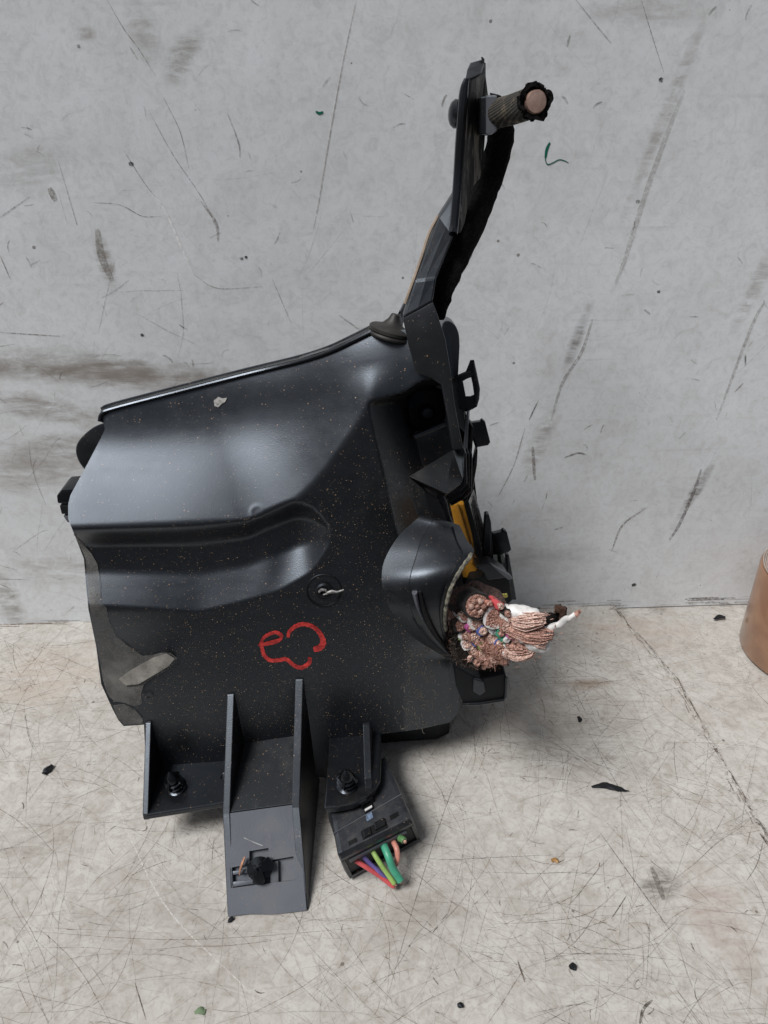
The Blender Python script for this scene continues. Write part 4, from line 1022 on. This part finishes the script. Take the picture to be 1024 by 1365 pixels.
for i in range(3000):     # woolly nap on the sleeve
    k2 = random.randrange(2, len(HP) - 1); p = HP[k2]; c = Py(*p[:3]); a = random.uniform(0, 6.283)
    t = (Py(*HP[k2 + 1][:3]) - Py(*HP[k2 - 1][:3])).normalized(); u = t.orthogonal().normalized(); w_ = t.cross(u); d = u * math.cos(a) + w_ * math.sin(a)
    s = c + d * pxr(p) + t * random.uniform(-.001, .001)
    e = s + (d * random.uniform(.1, .8) + Vector((random.gauss(0, .6), random.gauss(0, .6), random.gauss(0, .6)))) * .0011
    mb.add(*tube([s, e], [.00016, .00008], 3, cap=False))
mb.mk('sleeve_nap', simple('wool nap', (.085, .07, .06), .95, nscale=800, var=.7), harn, kind='stuff')
# yellow crumbs
mb = MB()
for i in range(9):
    p = Py(672 + random.uniform(-6, 6), 795 + random.uniform(-3, 5), .228); mb.add(*lathe(p, (random.random(), random.random(), 1), [(.0002, 0), (.0006, .0004), (.0002, .0008)], 5))
mb.mk('crumbs', simple('yellow crumbs', (.50, .45, .12), .8), harn, kind='stuff')

# ---- connector under the right shelf
Azt = .021
cA, cB, cC, cD = Pz(450, 1142, Azt), Pz(550, 1092, Azt), Pz(513, 1006, .0205), Pz(437, 1062, .0205)
bA, bB = Pz(463, 1170, .0015), Pz(561, 1116, .0015); bC = Vector((cC.x + .004, cC.y + .004, .004)); bD = Vector((cD.x - .001, cD.y + .004, .004))
v = [cA, cB, cC, cD, bA, bB, bC, bD]
f = [(0, 1, 2, 3), (7, 6, 5, 4), (0, 4, 5, 1), (1, 5, 6, 2), (2, 6, 7, 3), (3, 7, 4, 0)]
con = mk('connector', v, f, plastic('worn plastic with bluish painted sheen', col=(.020, .022, .027), rough=.42, speck=.7, dust=.7, grain=.5, specl=.7), BOX, bev=.0018, smooth=False, label='rectangular plug housing with six cut wires')  # lighter bluish base paints a sheen into the colour, besides the dust
def CT(u, w_, off=0.0):   # on the top face
    p = cA.lerp(cB, u).lerp(cD.lerp(cC, u), w_); nn = (cB - cA).cross(cD - cA).normalized(); return p + nn * off
def CF(u, w_, off=0.0):   # on the front face, w down
    p = cA.lerp(cB, u).lerp(bA.lerp(bB, u), w_); nn = (bA - cA).cross(cB - cA).normalized()
    if nn.y > 0: nn = -nn
    return p + nn * off
def box_on(fn, u0, u1, w0, w1, o0, o1, name, mat, par=con, bev=.0002, label=None):
    q = ((u0, w0), (u1, w0), (u1, w1), (u0, w1)); v, f = prism([fn(a, b, o1) for a, b in q], [fn(a, b, o0) for a, b in q]); return mk(name, v, f, mat, par, bev=bev, smooth=False, label=label)
box_on(CF, .06, .94, .16, .86, -.001, .0003, 'opening', 'dark')
for (a, b, c_, d) in ((.02, .98, .02, .13), (.02, .98, .88, .98)): box_on(CF, a, b, c_, d, -.001, .0012, 'opening_rim', 'clean')
for (a, b) in ((.015, .06), (.94, .985)): box_on(CF, a, b, .14, .87, -.001, .0012, 'opening_rim', 'clean')
box_on(CF, .10, .86, .20, .27, 0, .0016, 'retainer', 'foot'); box_on(CF, .10, .86, .30, .34, 0, .0013, 'retainer', 'foot')
box_on(CT, .0, 1.0, .36, .375, -.001, .0003, 'ridge', 'foot')
box_on(CT, .16, .27, .07, .13, -.001, .0002, 'slot', 'dark', bev=0); box_on(CT, .74, .86, .12, .18, -.001, .0002, 'slot', 'dark', bev=0)
box_on(CT, .34, .68, .05, .18, -.001, .0002, 'slot', 'dark', bev=0)
box_on(CT, .36, .46, .06, .16, 0, .0010, 'catch', 'clean'); box_on(CT, .52, .66, .08, .18, 0, .0012, 'catch', 'clean')
box_on(CT, .42, .60, .46, .66, 0, .0034, 'release_latch', 'gloss', bev=.0006)
box_on(CT, .45, .58, .38, .47, 0, .0012, 'release_latch', 'gloss', bev=.0004)
box_on(CT, .455, .56, .385, .415, .0011, .0016, 'bright_scratch', simple('bare scratch', (.75, .75, .74), .4), bev=0)
box_on(CT, .45, .54, .27, .36, .0001, .00025, 'blue_smear', simple('blue smear', (.20, .28, .42), .6, nscale=700, col2=(.05, .06, .08)), bev=0)
pl_ = [cB.lerp(cC, .38) + Vector((.0005, 0, -.004)), cB.lerp(cC, .62) + Vector((.0005, 0, -.004)), cB.lerp(cC, .62) + Vector((.0028, 0, -.006)), cB.lerp(cC, .40) + Vector((.0030, 0, -.007))]
v, f = slab(pl_, (0, 0, -.008)); mk('side_tab', v, f, 'foot', con, bev=.0004)
def wirec(pts, r, mat, label):
    P = [Pz(*p) for p in spline(pts, 6)]; o = mk('wire', *tube(P, r, 12), mat, con, label=label)
    a = (P[-1] - P[-2]).normalized(); mk('copper_end', *lathe(P[-1] - a * .0002, a, [(r * .55, 0), (r * .5, .0010), (r * .15, .0013)], 8), 'copper', o)
wirec([(474, 1147, .012), (490, 1157, .010), (508, 1169, .006), (525, 1182, .003)], .0009, 'red', 'red wire')
wirec([(484, 1141, .013), (494, 1152, .010), (506, 1163, .0075), (518, 1174, .004)], .0009, 'purple', 'purple wire')
wirec([(497, 1135, .014), (505, 1148, .012), (516, 1164, .008), (526, 1178, .005)], .00095, 'lime', 'lime green wire')
wirec([(512, 1127, .015), (518, 1142, .014), (524, 1158, .010), (534, 1174, .006)], .00145, 'teal', 'thick teal wire')
wirec([(524, 1121, .014), (529, 1132, .014), (530, 1144, .011), (528, 1152, .008)], .00105, 'pink', 'pink wire')
wirec([(533, 1117, .016), (537, 1119, .0165), (539, 1121, .0165)], .0013, 'green', 'short green wire stub')

# ------------------------------------------------------------------ tape roll
m, n, b = newmat('brown packing tape'); v_ = N(n, 'ShaderNodeTexCoord').outputs['Object']
c = mixc(n, ramp(n, noise_(n, v_, 60, 4), .4, .6), (.30, .165, .095), (.23, .12, .07)); n.links.new(c, b.inputs['Base Color']); b.inputs['Roughness'].default_value = .28
b.inputs['Coat Weight'].default_value = .3; M['tape'] = m
r = .034; cyt = .3225; q = Pz(985, 845, 0)
cxt = q.x + r * .93; 
tape = thing('tape_roll', 'roll of brown packing tape standing on the worktop at the right edge', 'tape roll', (cxt, cyt, 0))
mk('tape', *lathe((cxt, cyt, -.0010), (0, 0, 1), [(r - .0003, 0), (r, .0008), (r, .0475), (r - .0006, .0485), (r - .0065, .0483), (r - .0066, .040), (r - .0066, .002)], 96), 'tape', tape)
m2 = simple('tape side', (.40, .33, .29), .35, nscale=500, var=.3)
mb = MB()
for kk in range(6):
    rr_ = r - .0008 - kk * .0009; mb.add(*lathe((cxt, cyt, .0484), (0, 0, 1), [(rr_, 0), (rr_ - .0001, .0006 + .0001 * (kk % 2)), (rr_ - .0007, .0006 + .0001 * (kk % 2)), (rr_ - .0008, 0)], 80))
mb.mk('wound_edge', m2, tape, label='layered translucent edge')
v = []; f = []; n_ = 80
for rad, z in ((r - .0067, -.0010), (r - .0067, .0480), (r - .0085, .0480), (r - .0085, -.0010)):
    for k in range(n_): a = 2 * math.pi * k / n_; v.append((cxt + rad * math.cos(a), cyt + rad * math.sin(a), z))
for i in range(4):
    for k in range(n_): f.append((i * n_ + k, i * n_ + (k + 1) % n_, ((i + 1) % 4) * n_ + (k + 1) % n_, ((i + 1) % 4) * n_ + k))
mk('cardboard_core', v, f, simple('cardboard', (.62, .50, .36), .8), tape)
# ------------------------------------------------------------------ crumbs lying about
def bit(name, label, cat, path, rads, z, mat, flat=.5, sur=Pz):
    P = spline(path, 4); rr = np.interp(np.linspace(0, 1, len(P)), np.linspace(0, 1, len(rads)), rads)
    v, f = tube([Pz(p[0], p[1], z) for p in P], list(rr), 8)
    v = [p + Vector((noise.noise(p * 900), noise.noise(p * 900 + Vector((7, 0, 0))), 0)) * .0006 for p in v]
    v = [Vector((p.x, p.y, z + (p.z - z) * flat)) for p in v]
    o = mk(name, v, f, mat, None, label=label, cat=cat)
    if name == 'dirt_crumb': o['group'] = 'dark crumbs scattered on the worktop'
    return o
bit('plastic_shred', 'long curved black shred lying on the worktop right of the fuse box', 'shred', [(789, 1049), (805, 1047), (820, 1050), (838, 1055)], [.0003, .0014, .0017, .0014, .0002], .0008, 'dark')
bit('dirt_crumb', 'small black shiny crumb on the worktop left of the fuse box', 'crumb', [(58, 1031), (63, 1026), (70, 1020)], [.0008, .0016, .0007], .0012, 'gloss', .8)
bit('dirt_crumb', 'black fleck on the worktop beside the brown tape roll', 'crumb', [(952, 825), (960, 822), (967, 823)], [.0006, .0017, .0009], -.0008, 'dark', .4)
bit('amber_crumb', 'tiny amber crumb on the worktop below the black shred', 'crumb', [(736, 1147), (741, 1146), (744, 1149)], [.0005, .0009, .0005], .0006, simple('amber crumb', (.32, .17, .05), .5), .8)
bit('leaf_scrap', 'small green leaf scrap near the bottom left edge of the worktop', 'leaf', [(259, 1350), (266, 1347), (271, 1350), (274, 1345)], [.0002, .0012, .0009, .0003], .0004, simple('leaf', (.17, .24, .14), .7), .3)
bit('dirt_crumb', 'dark crumb near the bottom centre of the worktop', 'crumb', [(761, 1291), (764, 1288), (767, 1292)], [.0007, .0014, .0006], .0008, 'dark', .6)
bit('dirt_crumb', 'tiny dark crumb on the bottom edge of the worktop, lower left of the others', 'crumb', [(612, 1343), (614, 1340), (617, 1339)], [.0006, .0011, .0006], .0008, 'dark', .6)
bit('dirt_crumb', 'dark crumb on the worktop above the black shred', 'crumb', [(771, 955), (773, 958), (772, 962)], [.0005, .0009, .0005], .0006, 'dark', .6)
bit('dirt_crumb', 'black chip at the lower left corner of the foot of the fuse box', 'crumb', [(303, 1229), (307, 1226), (311, 1224)], [.0004, .0009, .0008], .0007, 'dark', .6)
print('objects', len(bpy.data.objects))
